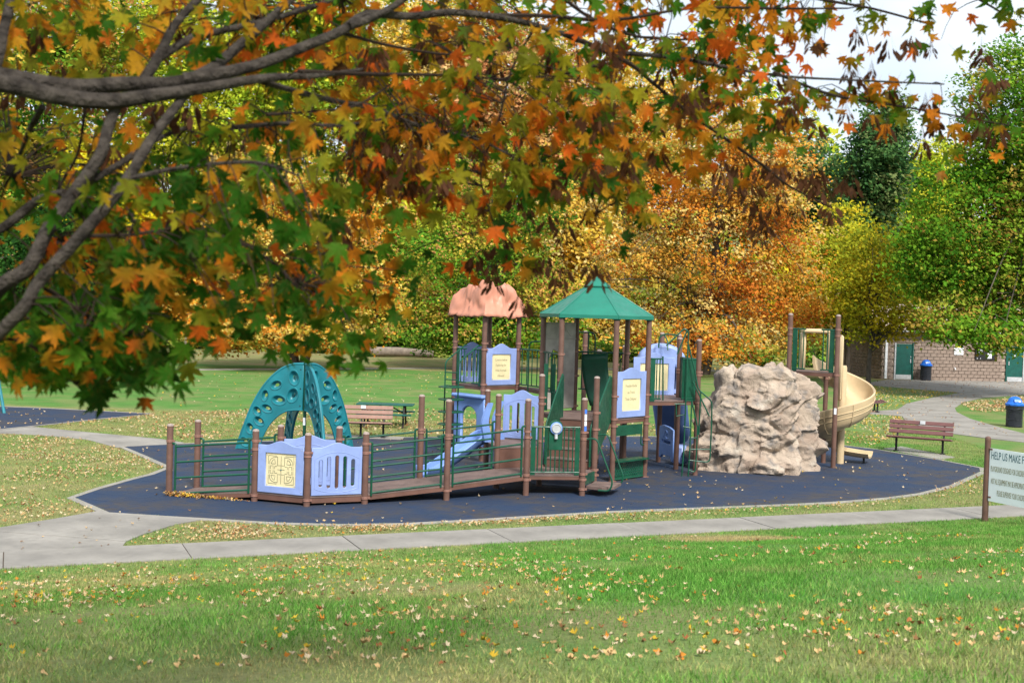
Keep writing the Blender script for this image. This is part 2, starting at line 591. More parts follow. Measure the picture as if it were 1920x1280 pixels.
APRON = gpoly([(1663, 712), (1600, 722.5), (1630, 722), (1691, 727.6), (1778, 734.6), (1799, 737), (1752, 745), (1700, 757), (1682, 768.6), (1628, 771), (1630, 776), (1649, 777), (1691, 780), (1700, 792), (1783, 813), (1850, 822), (1920, 829.5), (2050, 845),
               (2050, 826), (1920, 813), (1865, 799), (1818, 785), (1794, 773), (1790, 765), (1806, 754.5), (1841, 746), (1920, 740), (2100, 738), (2100, 717)])

# ground sheet
xs = np.unique(np.concatenate([np.linspace(-260, -30, 24), np.arange(-30, -14, 1.0), np.arange(-14, 16, 0.25), np.arange(16, 36, 1.0), np.linspace(36, 280, 24)]))
ys = np.unique(np.concatenate([np.linspace(-40, -6, 10), np.arange(-6, 42, 0.25), np.arange(42, 112, 1.0), np.linspace(112, 460, 34)]))
gx, gy = np.meshgrid(xs, ys)
gz = terrain(gx, gy)
lump = 0.025 * np.sin(gx * 1.3 + 0.7 * np.sin(gy)) * np.sin(gy * 0.9 + gx * 0.3)
gz = gz + np.where(bank(gx, gy) > 0.1, lump, 0)
nx_, ny_ = len(xs), len(ys)
ii = (np.arange(ny_ - 1)[:, None] * nx_ + np.arange(nx_ - 1)[None, :]).ravel()
gf = np.stack([ii, ii + 1, ii + nx_ + 1, ii + nx_], 1)
lawn_me = np_mesh('lawn', np.stack([gx.ravel(), gy.ravel(), gz.ravel()], 1), gf, smooth=True)
PROJ_Z = EYE
def dryness(X, Y):
    X, Y = np.asarray(X, float), np.asarray(Y, float)
    d = np.full(X.shape, 0.30)
    dist = (X - PATH0.x) * PN.x + (Y - PATH0.y) * PN.y       # in front of the pavement
    near = dist > 0
    d = np.where(near, np.where(X > -0.6 + 0.12 * (20 - Y), 0.16, 0.42), d)
    d = np.where(near & (Y < 9.5), 0.42, d)
    strip = (dist <= 0) & (dist > -5.5)
    d = np.where(strip, 0.52, d)
    d = np.where((X < -5.2) & (dist < -1) & (Y < 33), 0.58, d)      # worn wedge left of the playground
    d = np.where((Y > 33) & (Y < 42.5) & (X < 5), 0.60, d)          # leaf-strewn band behind
    d = np.where((Y >= 42.5) & (Y < 74) & (X < 14), 0.14, d)        # mown green
    d = np.where((Y >= 74), 0.72, d)
    d = np.where((X >= 10) & (Y > 33) & (Y < 79), 0.32, d)
    p = G(1375, 1016)
    e = ((X - p.x) / 1.25) ** 2 + ((Y - p.y) / 0.6) ** 2
    return np.maximum(d, np.clip(1.5 - e, 0, 1.2))
at_ = lawn_me.attributes.new('dry', 'FLOAT', 'POINT')
at_.data.foreach_set('value', dryness(gx.ravel(), gy.ravel()).astype(np.float32))
lawn = put('lawn', lawn_me, None, (0, 0, 0), 'lawn')
lawn['kind'] = 'structure'

def kerb(name, pts, wd, z0, z1, closed=False):
    mb = MB()
    pts = [V((p[0], p[1], 0)) for p in pts]
    n = len(pts)
    rings = []
    for i in range(n):
        a, b = pts[i - 1] if (closed or i) else pts[i], pts[(i + 1) % n] if (closed or i < n - 1) else pts[i]
        t = (b - a).normalized()
        s_ = V((t.y, -t.x, 0)) * wd
        rings.append([pts[i] + V((0, 0, z0)), pts[i] + V((0, 0, z1)), pts[i] + s_ + V((0, 0, z1 - 0.004)), pts[i] + s_ + V((0, 0, z0))])
    vs = [v for r_ in rings for v in r_]
    fs = []
    for i in range(n if closed else n - 1):
        j = (i + 1) % n
        for k in range(4):
            fs.append((i * 4 + k, i * 4 + (k + 1) % 4, j * 4 + (k + 1) % 4, j * 4 + k))
    mb.add(vs, fs)
    o = mb.build(name, 'kerb')
    o['kind'] = 'structure'
    return o

surf = sheet('playground_surface', RUB, 0.016, 'rubber', th=0.1)
kerb('playground_kerb', RUB[::1], 0.15, -0.06, 0.022, True)
surf2 = sheet('side_playground_surface', RUB2, 0.016, 'rubber', th=0.1)
kerb('side_playground_kerb', RUB2, 0.13, -0.06, 0.021, True)
# loose-laid rubber tiles, the rows parallel to the entry ramp
ta = R(-22)
tu, tv = V((math.cos(ta), math.sin(ta), 0)), V((-math.sin(ta), math.cos(ta), 0))
TS = 0.61
cells = []
for i in range(-30, 40):
    for j in range(-5, 45):
        c = V((0, 22, 0)) + tu * ((i + (0.5 if j % 2 else 0)) * TS) + tv * (j * TS)
        q = [c + tu * a * TS * 0.5 + tv * b * TS * 0.5 for a, b in ((-1, -1), (1, -1), (1, 1), (-1, 1))]
        if all(inside(RUB, [p.x for p in q], [p.y for p in q])):
            cells.append((c.y, c.x, c.z))
cells.sort()
tm = MB()
h_ = TS / 2 - 0.004
tm.add([(-h_, -h_, 0), (h_, -h_, 0), (h_, h_, 0), (-h_, h_, 0), (-h_ + .006, -h_ + .006, .005), (h_ - .006, -h_ + .006, .005), (h_ - .006, h_ - .006, .005), (-h_ + .006, h_ - .006, .005)],
       [(4, 5, 6, 7), (0, 1, 5, 4), (1, 2, 6, 5), (2, 3, 7, 6), (3, 0, 4, 7)])
tile_me = tm.mesh('rubber_tile')
tile_me.materials.append(M['rubber'])
for k, (y, x, z) in enumerate(cells[:300]):
    o = put('rubber_tile', tile_me, surf, (x, y, 0.0165 + random.uniform(0, 0.0012)))
    o.rotation_euler.z = ta
if cells[300:]:
    rest = MB()
    rm_ = Matrix.Rotation(ta, 3, 'Z')
    for y, x, z in cells[300:]:
        rest.add([rm_ @ V(v) + V((x, y, 0.0165)) for v in tm.v], tm.f)
    o = rest.build('rubber_tile_field', 'rubber', surf)
    o['kind'] = 'stuff'

# concrete pavement in front: slabs between saw-cut joints
walk = empty('sidewalk', PATH0, 'long pale concrete sidewalk of slabs crossing in front of the playground', None)
del walk['label']
walk['kind'] = 'structure'
s0 = -5.2
k = 0
while s0 < 26:
    L = 2.62
    q = [strip_pt(s0 + 0.008, 0), strip_pt(s0 + L - 0.008, 0), strip_pt(s0 + L - 0.008, SWID), strip_pt(s0 + 0.008, SWID)]
    mb = MB().prism([(p.x, p.y) for p in q], -0.08, 0.018 + random.uniform(-0.003, 0.003))
    mb.build('slab', 'concrete', walk)
    s0 += L
    k += 1
sheet('sidewalk_joint_bed', [strip_pt(-5.2, 0.02), strip_pt(26, 0.02), strip_pt(26, SWID - 0.02), strip_pt(-5.2, SWID - 0.02)], 0.006, mat('joint_grit', (0.07, 0.05, 0.035), 0.95), th=0.03)
junction = empty('path_junction', JUNC[3], 'x', None)
del junction['label']
junction['kind'] = 'structure'
# the junction paving: cut across at one joint
def cut(poly, a, b):
    out = []
    n = len(poly)
    nrm = V((-(b - a).y, (b - a).x, 0))
    for i in range(n):
        p, q = poly[i], poly[(i + 1) % n]
        dp, dq = (p - a).dot(nrm), (q - a).dot(nrm)
        if dp >= 0:
            out.append(p)
        if dp * dq < 0:
            out.append(p + (q - p) * (dp / (dp - dq)))
    return out
ja, jb = G(0, 998), G(235, 1016)
off = (jb - ja).normalized().cross(V((0, 0, 1))) * 0.006
sheet('slab', cut(JUNC, ja - off, jb - off), 0.019, 'concrete', th=0.08, parent=junction)
sheet('slab', cut(JUNC, jb + off, ja + off), 0.0165, 'concrete', th=0.08, parent=junction)
sheet('side_path', PATHL, 0.014, 'concrete', th=0.08)
sheet('restroom_path', APRON, 0.02, 'concrete', th=0.08)
fp = gpoly([(-100, 697), (330, 694.5), (840, 691), (1100, 692), (1400, 697), (1602, 701.5)])
fb = gpoly([(1602, 699.5), (1400, 695), (1100, 690), (840, 689), (330, 692), (-100, 694.5)])
sheet('far_path', fp + fb, 0.015, 'concrete', th=0.06)
pa = G(676, 821)
sheet('bench_pad', [pa + V((-1.35, -0.12, 0)), pa + V((1.25, -0.28, 0)), pa + V((1.25, 0.45, 0)), pa + V((-1.35, 0.55, 0))], 0.03, 'kerb', th=0.08)
pb = gpoly([(1655, 842), (1690, 838), (1790, 858), (1760, 862)])
sheet('bench_pad', pb, 0.028, 'kerb', th=0.08)
# far wooded hillside floor is the lawn sheet itself
# ================================================================== PLAY STRUCTURE
PS = empty('play_structure', (0, 26, 0), 'large playground structure with brown posts, ramp, blue panels, terracotta roof and green roof', 'play structure')
post_cache = {}
def post_mesh(h):
    h = round(h, 2)
    if h not in post_cache:
        r = 0.0635
        prof = [(r, 0), (r, h - 0.06), (r * 1.04, h - 0.06), (r * 1.04, h - 0.045)]
        me = MB().lathe(prof, 18).mesh('post', True)
        me.materials.append(M['post'])
        post_cache[h] = me
    return post_cache[h]
cap_me = MB().lathe([(0.066, -0.046), (0.064, -0.03), (0.052, -0.012), (0.03, -0.002), (0.008, 0)], 16).mesh('post_cap', True)
cap_me.materials.append(M['cap'])
ring = MB().lathe([(0.066, -0.022), (0.076, -0.022), (0.078, -0.012), (0.070, -0.008), (0.070, 0.008), (0.078, 0.012), (0.076, 0.022), (0.066, 0.022)], 18)
ring.box((0.085, 0, 0), (0.035, 0.035, 0.04))
ring_me = ring.mesh('clamp', True)
ring_me.materials.append(M['clamp'])
POST = {}
def post(key, X, Y, h, clamps=(), parent=PS, z0=0.0, az=0.0):
    o = put('post', post_mesh(h), parent, (X, Y, z0))
    put('post_cap', cap_me, o, (X, Y, z0 + h))
    for i, zc in enumerate(clamps):
        c = put('clamp', ring_me, o, (X, Y, z0 + zc))
        c.rotation_euler.z = az + (i % 2) * 0.5 + random.uniform(-0.2, 0.2)
    POST[key] = V((X, Y, 0))
    return o
HC = V((1.99, 28.65, 0))
HR = 1.27
def hexp(deg, r=HR):
    return HC + V((math.cos(R(deg)), math.sin(R(deg)), 0)) * r
post('A1', -6.72, 23.73, 1.44, (1.10,))
post('A2', -6.43, 24.72, 1.44, (1.10,))
post('B1', -4.93, 23.30, 1.43, (0.14, 1.04, 1.20))
post('B2', -3.84, 22.89, 1.43, (0.14, 0.98, 1.05))
post('B3', -2.79, 23.37, 1.43, (0.14, 1.02, 1.20))
post('C1', -4.64, 24.32, 1.43, (0.14, 1.16))
post('C2', -3.45, 24.33, 1.43, (0.14, 1.16))
post('D1', -1.23, 24.09, 2.06, (0.22, 1.28, 1.34))
post('D2', -1.85, 25.08, 2.07, (0.22, 1.28, 1.34))
post('E1', 0.38, 25.05, 2.05, (0.35, 0.45, 1.24, 1.36))
post('E2', -0.25, 25.92, 2.07, (0.36, 1.28, 1.62))
post('F1', 1.57, 25.24, 2.09, (0.16, 0.36, 0.48, 1.22, 1.36))
post('F2', 1.88, 26.16, 2.50, (0.34, 0.45, 1.34, 1.70))
post('K1', 0.69, 26.44, 2.50, (0.36, 0.46, 1.02, 1.84, 1.98))
post('S1', -0.54, 28.79, 1.97, (0.8, 1.5, 1.6))
G2 = V((-0.70, 30.5, 0))
G1, G3 = G2 + V((-0.78, 0.87, 0)), G2 + V((0.87, 0.78, 0))
G4 = G1 + V((0.87, 0.78, 0))
for kk, p in (('G1', G1), ('G2', G2), ('G3', G3), ('G4', G4)):
    post(kk, p.x, p.y, 3.86, (1.83, 1.97, 2.86, 3.02))
for kk, a in (('H0', 348), ('H1', 48), ('H2', 108), ('H3', 168), ('H4', 228), ('H5', 288)):
    p = hexp(a)
    post(kk, p.x, p.y, 3.80, (0.02, 0.92, 1.30, 1.46, 1.98) if kk in ('H0', 'H5') else (1.40, 1.55, 2.3, 2.9))
post('L1', 4.53, 29.00, 3.32, (1.78, 2.45, 2.52))
post('N1', 4.20, 29.99, 3.33, (1.78, 2.45, 2.52))
pm = W(1242, 623, 31.4)
post('M1', pm.x, pm.y, pm.z, (1.78, 2.75))
pn = W(1274, 626, 31.2)
post('N2', pn.x, pn.y, pn.z, (1.78, 2.75))
for kk, x, y, d, cl in (('Q1', 1098, 620, 31.6, (2.4, 3.0)), ('Q2', 1157, 619, 32.2, (2.5, 3.0)), ('Q3', 1172, 647, 31.0, (2.5, 1.6)), ('Q4', 1124, 655, 30.6, (2.2,)), ('Q5', 1116, 669, 29.9, (2.2,))):
    p = W(x, y, d)
    post(kk, p.x, p.y, p.z, cl)
PP = POST

def deck(name, keys, z, th=0.09, inset=0.0, parent=PS):
    pts = [k if isinstance(k, V) else PP[k] for k in keys]
    pts = [V((p.x, p.y, (zz if isinstance(z, (list, tuple)) else 0))) for p, zz in zip(pts, z if isinstance(z, (list, tuple)) else [0] * len(pts))]
    zb = 0 if isinstance(z, (list, tuple)) else z
    o = MB().prism(pts, zb - 0.025, zb).build(name, 'deck', parent)
    # steel edge under the walking surface
    c = sum(pts, V()) / len(pts)
    ins = [p + (c - p).normalized() * 0.03 for p in pts]
    e = MB()
    n = len(ins)
    for i in range(n):
        a, b = ins[i], ins[(i + 1) % n]
        d = (b - a)
        d.z = 0
        nn = V((d.y, -d.x, 0)).normalized() * 0.012
        vs = []
        for p in (a, b):
            for sg in (-1, 1):
                vs += [V((p.x, p.y, p.z + zb - th)) + nn * sg, V((p.x, p.y, p.z + zb - 0.027)) + nn * sg]
        e.add(vs, [(0, 1, 3, 2), (4, 6, 7, 5), (0, 4, 5, 1), (2, 3, 7, 6), (1, 5, 7, 3), (0, 2, 6, 4)])
    eo = e.build('deck_edge', 'skirt', o)
    return o
LZ, DZ, CZ, HZD, RZ = 0.20, 0.45, 1.93, 1.45, 1.83
deck('ramp_board', ['A1', 'B1', 'C1', 'A2'], [0.035, LZ, LZ, 0.035], 0.10)
deck('landing_deck', ['B1', 'B2', 'B3', 'C2', 'C1'], LZ, 0.13)
deck('ramp_board', ['B3', 'D1', 'D2', 'C2'], [LZ, 0.32, 0.32, LZ], 0.11)
deck('ramp_board', ['D1', 'E1', 'E2', 'D2'], [0.32, DZ, DZ, 0.32], 0.11)
deck('entry_deck', ['E1', 'F1', 'F2', 'K1', 'E2'], DZ, 0.10)
S2 = PP['K1'] + V((-0.35, 1.75, 0))
deck('slide_deck', ['E2', 'K1', V((0.75, 27.55, 0)), V((0.50, 28.70, 0)), 'S1', V((-0.62, 27.6, 0))], 0.90, 0.10)
MB().prism([(PP['E2'].x + .05, PP['E2'].y + .02), (PP['K1'].x - .03, PP['K1'].y - .03), (PP['K1'].x - .03, PP['K1'].y + .01), (PP['E2'].x + .05, PP['E2'].y + .06)], DZ + 0.005, 0.865).build('riser_panel', 'skirt', PS)
deck('tower_deck', ['G2', 'G3', 'G4', 'G1'], CZ, 0.11)
deck('hexagon_deck', ['H0', 'H1', 'H2', 'H3', 'H4', 'H5'], HZD, 0.11)
deck('upper_deck', ['H0', 'L1', 'N1', 'N2', 'M1', 'H1'], RZ, 0.11)
deck('bridge_deck', ['G3', V((1.0, 29.2, 0)), V((1.25, 30.2, 0)), 'G4'], CZ - 0.02, 0.10)

# ---- rail barriers on the ramp
def rails(P, Q, zP, zQ, heads=(0.03, 0.34, 0.65, 0.96), ends=(True, True), r=0.0205):
    P, Q = (PP[P] if isinstance(P, str) else P), (PP[Q] if isinstance(Q, str) else Q)
    d = (Q - P).normalized()
    a, b = P + d * 0.13, Q - d * 0.13
    A = [V((a.x, a.y, zP + h)) for h in heads]
    B = [V((b.x, b.y, zQ + h)) for h in heads]
    root = MB().tube([A[-1], B[-1]], r).build('rail_barrier', 'green', PS)
    for i in range(len(heads) - 1):
        MB().tube([A[i], B[i]], r).build('rail', 'green', root)
    for (p, q, s) in ((A, P, -1), (B, Q, 1)):
        top = p[-1] + V((0, 0, 0.06))
        MB().tube(fillet([p[0] - V((0, 0, 0.06)), top, V((q.x, q.y, top.z)) - d * s * 0.05], 0.05), r * 1.1).build('rail_upright', 'green', root)
    return root
rails('A1', 'B1', 0.03, LZ)
rails('A2', 'C1', 0.03, LZ)
rails('B3', 'D1', LZ, 0.32)
rails('D1', 'E1', 0.32, DZ)
rails('C2', 'D2', LZ, 0.32)
rails('D2', 'E2', 0.32, DZ)

# ---- blue moulded panels
def crest(L, h, ch, sh=0.16):          # flat shoulders and a raised wave in the middle
    top = []
    for u in np.linspace(1, 0, 25):
        t = min(1, max(0, (0.5 - abs(u - 0.5) - sh) / (0.5 - sh)))
        top.append((u * L, h + ch * (0.5 - 0.5 * math.cos(math.pi * t))))
    return [(0, 0), (L, 0)] + top
def panel_span(P, Q, gap=0.075):
    P, Q = (PP[P] if isinstance(P, str) else P), (PP[Q] if isinstance(Q, str) else Q)
    d = (Q - P).normalized()
    return P + d * gap, Q - d * gap
def slat_panel(P, Q, z0, h, ch=0.09, n=5, front=1):
    a, b = panel_span(P, Q)
    L = (b - a).length
    holes = []
    for i in range(n):
        u = (i + 0.5) / n
        x = L * (0.10 + 0.80 * u)
        bow = 1 - (2 * u - 1) ** 2
        holes.append(slot(x, h * (0.20 - 0.07 * bow), h * (0.70 + 0.13 * bow), L * 0.075))
    mw = upright(a, b, z0)
    o = put_m('slat_panel', plate('slat_panel', crest(L, h, ch), holes, 0.04, 0.008), PS, mw, 'blue')
    arc = [(L * (0.06 + 0.88 * u), h * (0.76 + 0.14 * (1 - (2 * u - 1) ** 2))) for u in np.linspace(0, 1, 15)]
    low = [(L * (0.94 - 0.88 * u), h * (0.14 - 0.09 * (1 - (2 * u - 1) ** 2))) for u in np.linspace(0, 1, 15)]
    mb = MB().tube([mw @ V((x, y, 0.019)) for x, y in arc + low], 0.007, 6, True)
    mb.build('moulded_rim', 'blue', o)
    return o
def board_panel(P, Q, z0, h, ch=0.09, lines=None, maze=False, size=0.075, wide=0.2):
    a, b = panel_span(P, Q)
    L = (b - a).length
    mw = upright(a, b, z0)
    u0, u1, v0, v1 = L * wide, L * (1 - wide), h * 0.14, h * 0.84
    hole = [(u0, v0), (u1, v0), (u1, v1), (u0, v1)]
    o = put_m('framed_panel', plate('framed_panel', crest(L, h, ch), [hole], 0.05, 0.008), PS, mw, 'blue')
    brd = plate('insert_board', [(u0 - .01, v0 - .01), (u1 + .01, v0 - .01), (u1 + .01, v1 + .01), (u0 - .01, v1 + .01)], [], 0.014, 0.001)
    put_m('insert_board', brd, o, mw @ Matrix.Translation((0, 0, -0.006)), 'cream')
    bolt = MB()
    for bx, by in ((u0 + .03, v0 + .03), (u1 - .03, v0 + .03), (u0 + .03, v1 - .03), (u1 - .03, v1 - .03)):
        bolt.tube([mw @ V((bx, by, 0.0)), mw @ V((bx, by, 0.009))], 0.014, 8)
    for bx, by in ((.04, .06), (L - .04, .06), (.04, h - .06), (L - .04, h - .06)):
        bolt.tube([mw @ V((bx, by, 0.02)), mw @ V((bx, by, 0.031))], 0.009, 8)
    bolt.build('bolt', 'alum', o)
    if lines:
        n = len(lines)
        for i, s in enumerate(lines):
            y = v1 - (v1 - v0) * (0.22 + 0.62 * i / max(1, n - 1)) if n > 1 else (v0 + v1) / 2
            text(s, size, o, mw @ Matrix.Translation(((u0 + u1) / 2, y, 0.0025)), 'greyink', sx=0.82)
    if maze:
        cx, cy, hw, hh = (u0 + u1) / 2, (v0 + v1) / 2, (u1 - u0) / 2 * 0.84, (v1 - v0) / 2 * 0.84
        mz = MB()
        def ln(pts):
            mz.tube([mw @ V((cx + x * hw, cy + y * hh, 0.002)) for x, y in pts], 0.0045, 5)
        for sx in (-1, 1):
            for sy in (-1, 1):
                ln([(sx * 1, sy * .38), (sx * 1, sy * 1), (sx * .34, sy * 1)])
                ln([(sx * .9, sy * .36), (sx * .9, sy * .6)] + [(sx * (.42 + .48 * math.cos(t)), sy * (.52 + .38 * math.sin(t))) for t in np.linspace(.3, 1.45, 6)] + [(sx * .32, sy * .9)])
                ln([(sx * .8, sy * .42)] + [(sx * (.45 + .3 * math.cos(t)), sy * (.45 + .3 * math.sin(t))) for t in np.linspace(.2, 1.4, 5)] + [(sx * .45, sy * .42), (sx * .8, sy * .42)])
                ln([(sx * .28, sy * .95), (sx * .28, sy * .32), (0.04 * sx, sy * .32)])
                ln([(sx * .3, sy * .25), (sx * .5, sy * .25), (sx * .5, sy * .06)])
                ln([(sx * .62, sy * .04), (sx * .62, sy * .28), (sx * .84, sy * .28), (sx * .84, sy * .04)])
                ln([(sx * .95, sy * .02), (sx * .95, sy * .3)])
        ln([(0, -1), (0, 1)])
        ln([(-.28, 0.02), (.28, 0.02)])
        mz.build('maze_groove', 'ink', o)
        MB().lathe([(0.001, 0), (0.018, 0), (0.018, 0.012), (0.001, 0.014)], 10, mw @ V((cx, cy, 0))).build('maze_knob', 'teal', o)
    return o
board_panel('B1', 'B2', LZ + 0.02, 0.92, 0.09, maze=True, wide=0.17)
slat_panel('B2', 'B3', LZ + 0.02, 0.92)
slat_panel('C1', 'C2', LZ + 0.02, 0.92)
board_panel('G2', 'G3', CZ + 0.02, 0.94, 0.12, ['Caverns below', 'Exploring for', 'Wild Animals', 'Allowed'], size=0.085, wide=0.19)
slat_panel('G1', 'G4', CZ + 0.02, 0.94, 0.12)
board_panel('H5', 'H0', HZD + 0.03, 1.06, 0.09, ['Possible Rocks', 'on Track', 'Train Delayed', ''], size=0.092, wide=0.18)
board_panel('M1', 'N2', RZ + 0.02, 1.0, 0.10, wide=0.25)
pbk = V((3.05, 30.6, 0))
board_panel(pbk, PP['M1'] + V((0.35, -0.55, 0)), RZ - 0.03, 0.98, 0.12, wide=0.16)
# arched slat panel at the back of the slide deck
slat_panel(V((-0.22, 27.8, 0)), V((0.78, 27.45, 0)), 0.93, 1.0, 0.12, n=4)
# arch play wall standing under the tower deck
a_, b_ = V((-1.42, 31.0, 0)), V((-0.62, 30.1, 0))
Lw = (b_ - a_).length
arch = [(Lw * .25, 0.06), (Lw * .75, 0.06), (Lw * .75, 0.72)] + [(Lw * .5 + Lw * .25 * math.cos(t), 0.72 + 0.26 * math.sin(t)) for t in np.linspace(0, math.pi, 12)][1:]
put_m('arch_wall', plate('arch_wall', [(0, 0), (Lw, 0), (Lw, 1.22), (0, 1.22)], [arch], 0.10, 0.03), PS, upright(a_, b_, 0.42), 'bluedk')
MB().box((a_ + b_) / 2 + V((0, 0, 1.67)), (Lw * 1.04, 0.28, 0.09), Matrix.Rotation(math.atan2((b_ - a_).y, (b_ - a_).x), 3, 'Z'), 0.03).build('arch_wall_cap', 'bluedk', PS)

# ---- small blue slide leaving the slide deck to the left
def chute(name, line, half, wall, mt, parent, th=0.025):
    pts = catmull([V(p) for p in line], 8)
    prof = [(-half - .05, wall - .02), (-half - .03, wall), (-half, wall - .015), (-half * .92, wall * .35), (-half * .6, .02), (0, 0), (half * .6, .02), (half * .92, wall * .35), (half, wall - .015), (half + .03, wall), (half + .05, wall - .02),
            (half * .98, wall * .3), (half * .6, -.035), (0, -.05), (-half * .6, -.035), (-half * .98, wall * .3)]
    vs, fs = [], []
    n = len(prof)
    for i, p in enumerate(pts):
        t = pts[min(i + 1, len(pts) - 1)] - pts[max(0, i - 1)]
        h = V((t.x, t.y, 0)).normalized()
        sd_ = V((h.y, -h.x, 0))
        u = sd_.cross(t.normalized())
        if u.z < 0:
            u = -u
        for a, b in prof:
            vs.append(p + sd_ * a + u * b)
    for i in range(len(pts) - 1):
        for j in range(n):
            fs.append((i * n + j, i * n + (j + 1) % n, (i + 1) * n + (j + 1) % n, (i + 1) * n + j))
    fs.append(tuple(range(n)))
    fs.append(tuple((len(pts) - 1) * n + j for j in range(n)))
    return MB().add(vs, fs).build(name, mt, parent, True)
sl = chute('slide', [(-0.38, 27.5, 0.93), (-0.60, 27.3, 0.90), (-1.0, 27.05, 0.62), (-1.45, 26.75, 0.32), (-1.65, 26.6, 0.20), (-1.9, 26.42, 0.19)], 0.24, 0.19, 'bluedk', PS)
for (px_, py_) in ((-0.46, 27.0), (-0.22, 27.62)):
    hp = [V((px_, py_, 0.9)), V((px_ - .10, py_ - .06, 1.35)), V((px_ + .02, py_ + .02, 1.78))]
    vs = []
    for i, p in enumerate(catmull(hp, 5)):
        wdt = 0.20 - 0.012 * i
        for sg in (-1, 1):
            vs += [p + V((-0.85, -0.5, 0)) * sg * wdt * .6 + V((0.02, -0.03, 0)), p + V((-0.85, -0.5, 0)) * sg * wdt * .6 - V((0.02, -0.03, 0))]
    m_ = len(vs) // 4
    fs = []
    for i in range(m_ - 1):
        a, b = i * 4, i * 4 + 4
        fs += [(a, a + 2, b + 2, b), (a + 1, b + 1, b + 3, a + 3), (a, b, b + 1, a + 1), (a + 2, a + 3, b + 3, b + 2)]
    fs += [(0, 1, 3, 2), ((m_ - 1) * 4, (m_ - 1) * 4 + 2, (m_ - 1) * 4 + 3, (m_ - 1) * 4 + 1)]
    MB().add(vs, fs).build('slide_hood_wing', 'bluedk', sl, True)

# ---- disc ladder up to the tower deck
lad = MB()
uA, uB = W(832, 800, 30.1), W(857, 800, 29.9)
for p in (uA, uB):
    lad.tube(fillet([(p.x, p.y, 0.02), (p.x, p.y, 2.55), (p.x + .45, p.y + .55, 2.95), (p.x + .5, p.y + .62, 2.95)], 0.12), 0.018)
lo = lad.build('disc_ladder', 'green', PS)
for i in range(6):
    z = 0.35 + i * 0.31
    c = (uA + uB) / 2
    MB().lathe([(0.28, 0), (0.33, 0.008), (0.33, 0.03), (0.28, 0.04), (0.08, 0.04), (0.08, 0)], 20, (c.x, c.y, z)).build('disc_step', 'green', lo, True)
rg = MB()
for z in (1.95, 2.1, 2.28):
    rg.tube([(uA.x, uA.y, z), (uB.x, uB.y, z)], 0.014)
rg.build('rung', 'green', lo)

# ---- green barriers with balusters
def bal_barrier(P, Q, z0, h, n, name='baluster_barrier', solid=(0.1, 0.1), parent=PS, bulge=False):
    a, b = panel_span(P, Q, 0.08)
    d = (b - a).normalized()
    L = (b - a).length
    mw = upright(a, b, z0)
    root = MB().tube([mw @ V((0, h, 0)), mw @ V((L, h, 0))], 0.02).build(name, 'green', parent)
    MB().tube([mw @ V((0, 0.03, 0)), mw @ V((L, 0.03, 0))], 0.018).build('bottom_rail', 'green', root)
    for s, x in ((solid[0], 0), (solid[1], L)):
        if s:
            x0 = x if x == 0 else L - s
            put_m('side_plate', plate('side_plate', [(x0, -.03), (x0 + s, -.03), (x0 + s, h), (x0, h)], [], 0.02, 0.003), root, mw, 'green')
    for i in range(n):
        x = solid[0] + (L - solid[0] - solid[1]) * (i + 0.5) / n
        MB().tube([mw @ V((x, 0.03, 0)), mw @ V((x, h, 0))], 0.015, 6).build('baluster', 'green', root)
    return root, mw, L
gate, gmw, gL = bal_barrier('E1', 'F1', DZ + 0.03, 0.98, 9)
put_m('telescope_board', plate('telescope_board', [(gL * .36, 0.50), (gL * .64, 0.50), (gL * .64, 1.0)] + [(gL * .5 + gL * .14 * math.cos(t), 1.0 + .13 * math.sin(t)) for t in np.linspace(0, math.pi, 12)] + [(gL * .36, 1.0)], [], 0.03, 0.004), gate, gmw, 'green')
dial = MB()
prof = [(0.001, 0), (0.095, 0), (0.105, 0.02), (0.105, 0.06), (0.09, 0.075), (0.08, 0.06), (0.001, 0.06)]
k0 = len(dial.v)
for r_, z_ in prof:
    for j in range(20):
        t = 2 * math.pi * j / 20
        dial.v.append(tuple(gmw @ V((gL * .5 + r_ * math.cos(t), 0.96 + r_ * math.sin(t), 0.02 + z_))))
for i in range(len(prof) - 1):
    for j in range(20):
        dial.f.append((i * 20 + j, i * 20 + (j + 1) % 20, (i + 1) * 20 + (j + 1) % 20, (i + 1) * 20 + j))
dial.build('dial', 'alum', gate, True)
MB().tube([gmw @ V((gL * .5 + .112 * math.cos(t), .96 + .112 * math.sin(t), .05)) for t in np.linspace(0, 2 * math.pi, 21)[:-1]], .022, 8, True).build('dial_rim', 'bluedk', gate, True)
MB().tube([gmw @ V((gL * .5, .84, .05)), gmw @ V((gL * .5, .74, .06))], 0.035, 10).build('dial_bracket', 'alum', gate)
bal_barrier('G1', V((-1.12, 30.97, 0)), CZ + 0.02, 0.90, 2, solid=(0.11, 0.0))
bal_barrier(V((-1.06, 30.9, 0)), 'G2', CZ + 0.02, 0.90, 2, solid=(0.0, 0.11))
bal_barrier('G3', V((1.02, 30.0, 0)), CZ, 0.95, 6, solid=(0.0, 0.0))
bal_barrier('H3', 'H4', HZD + 0.5, 0.95, 5, solid=(0.0, 0.0))
bal_barrier('H2', 'H1', HZD + 0.5, 0.95, 7, solid=(0.0, 0.0))
la = PP['H0'] + (PP['L1'] - PP['H0']) * 0.32
bal_barrier('H0', la, RZ + 0.02, 0.98, 2, solid=(0.13, 0.0))
lb = PP['H0'] + (PP['L1'] - PP['H0']) * 0.62
bal_barrier(lb, 'L1', RZ + 0.02, 0.98, 3, solid=(0.0, 0.30))
bal_barrier('L1', 'N1', RZ + 0.02, 0.98, 3, solid=(0.2, 0.2))

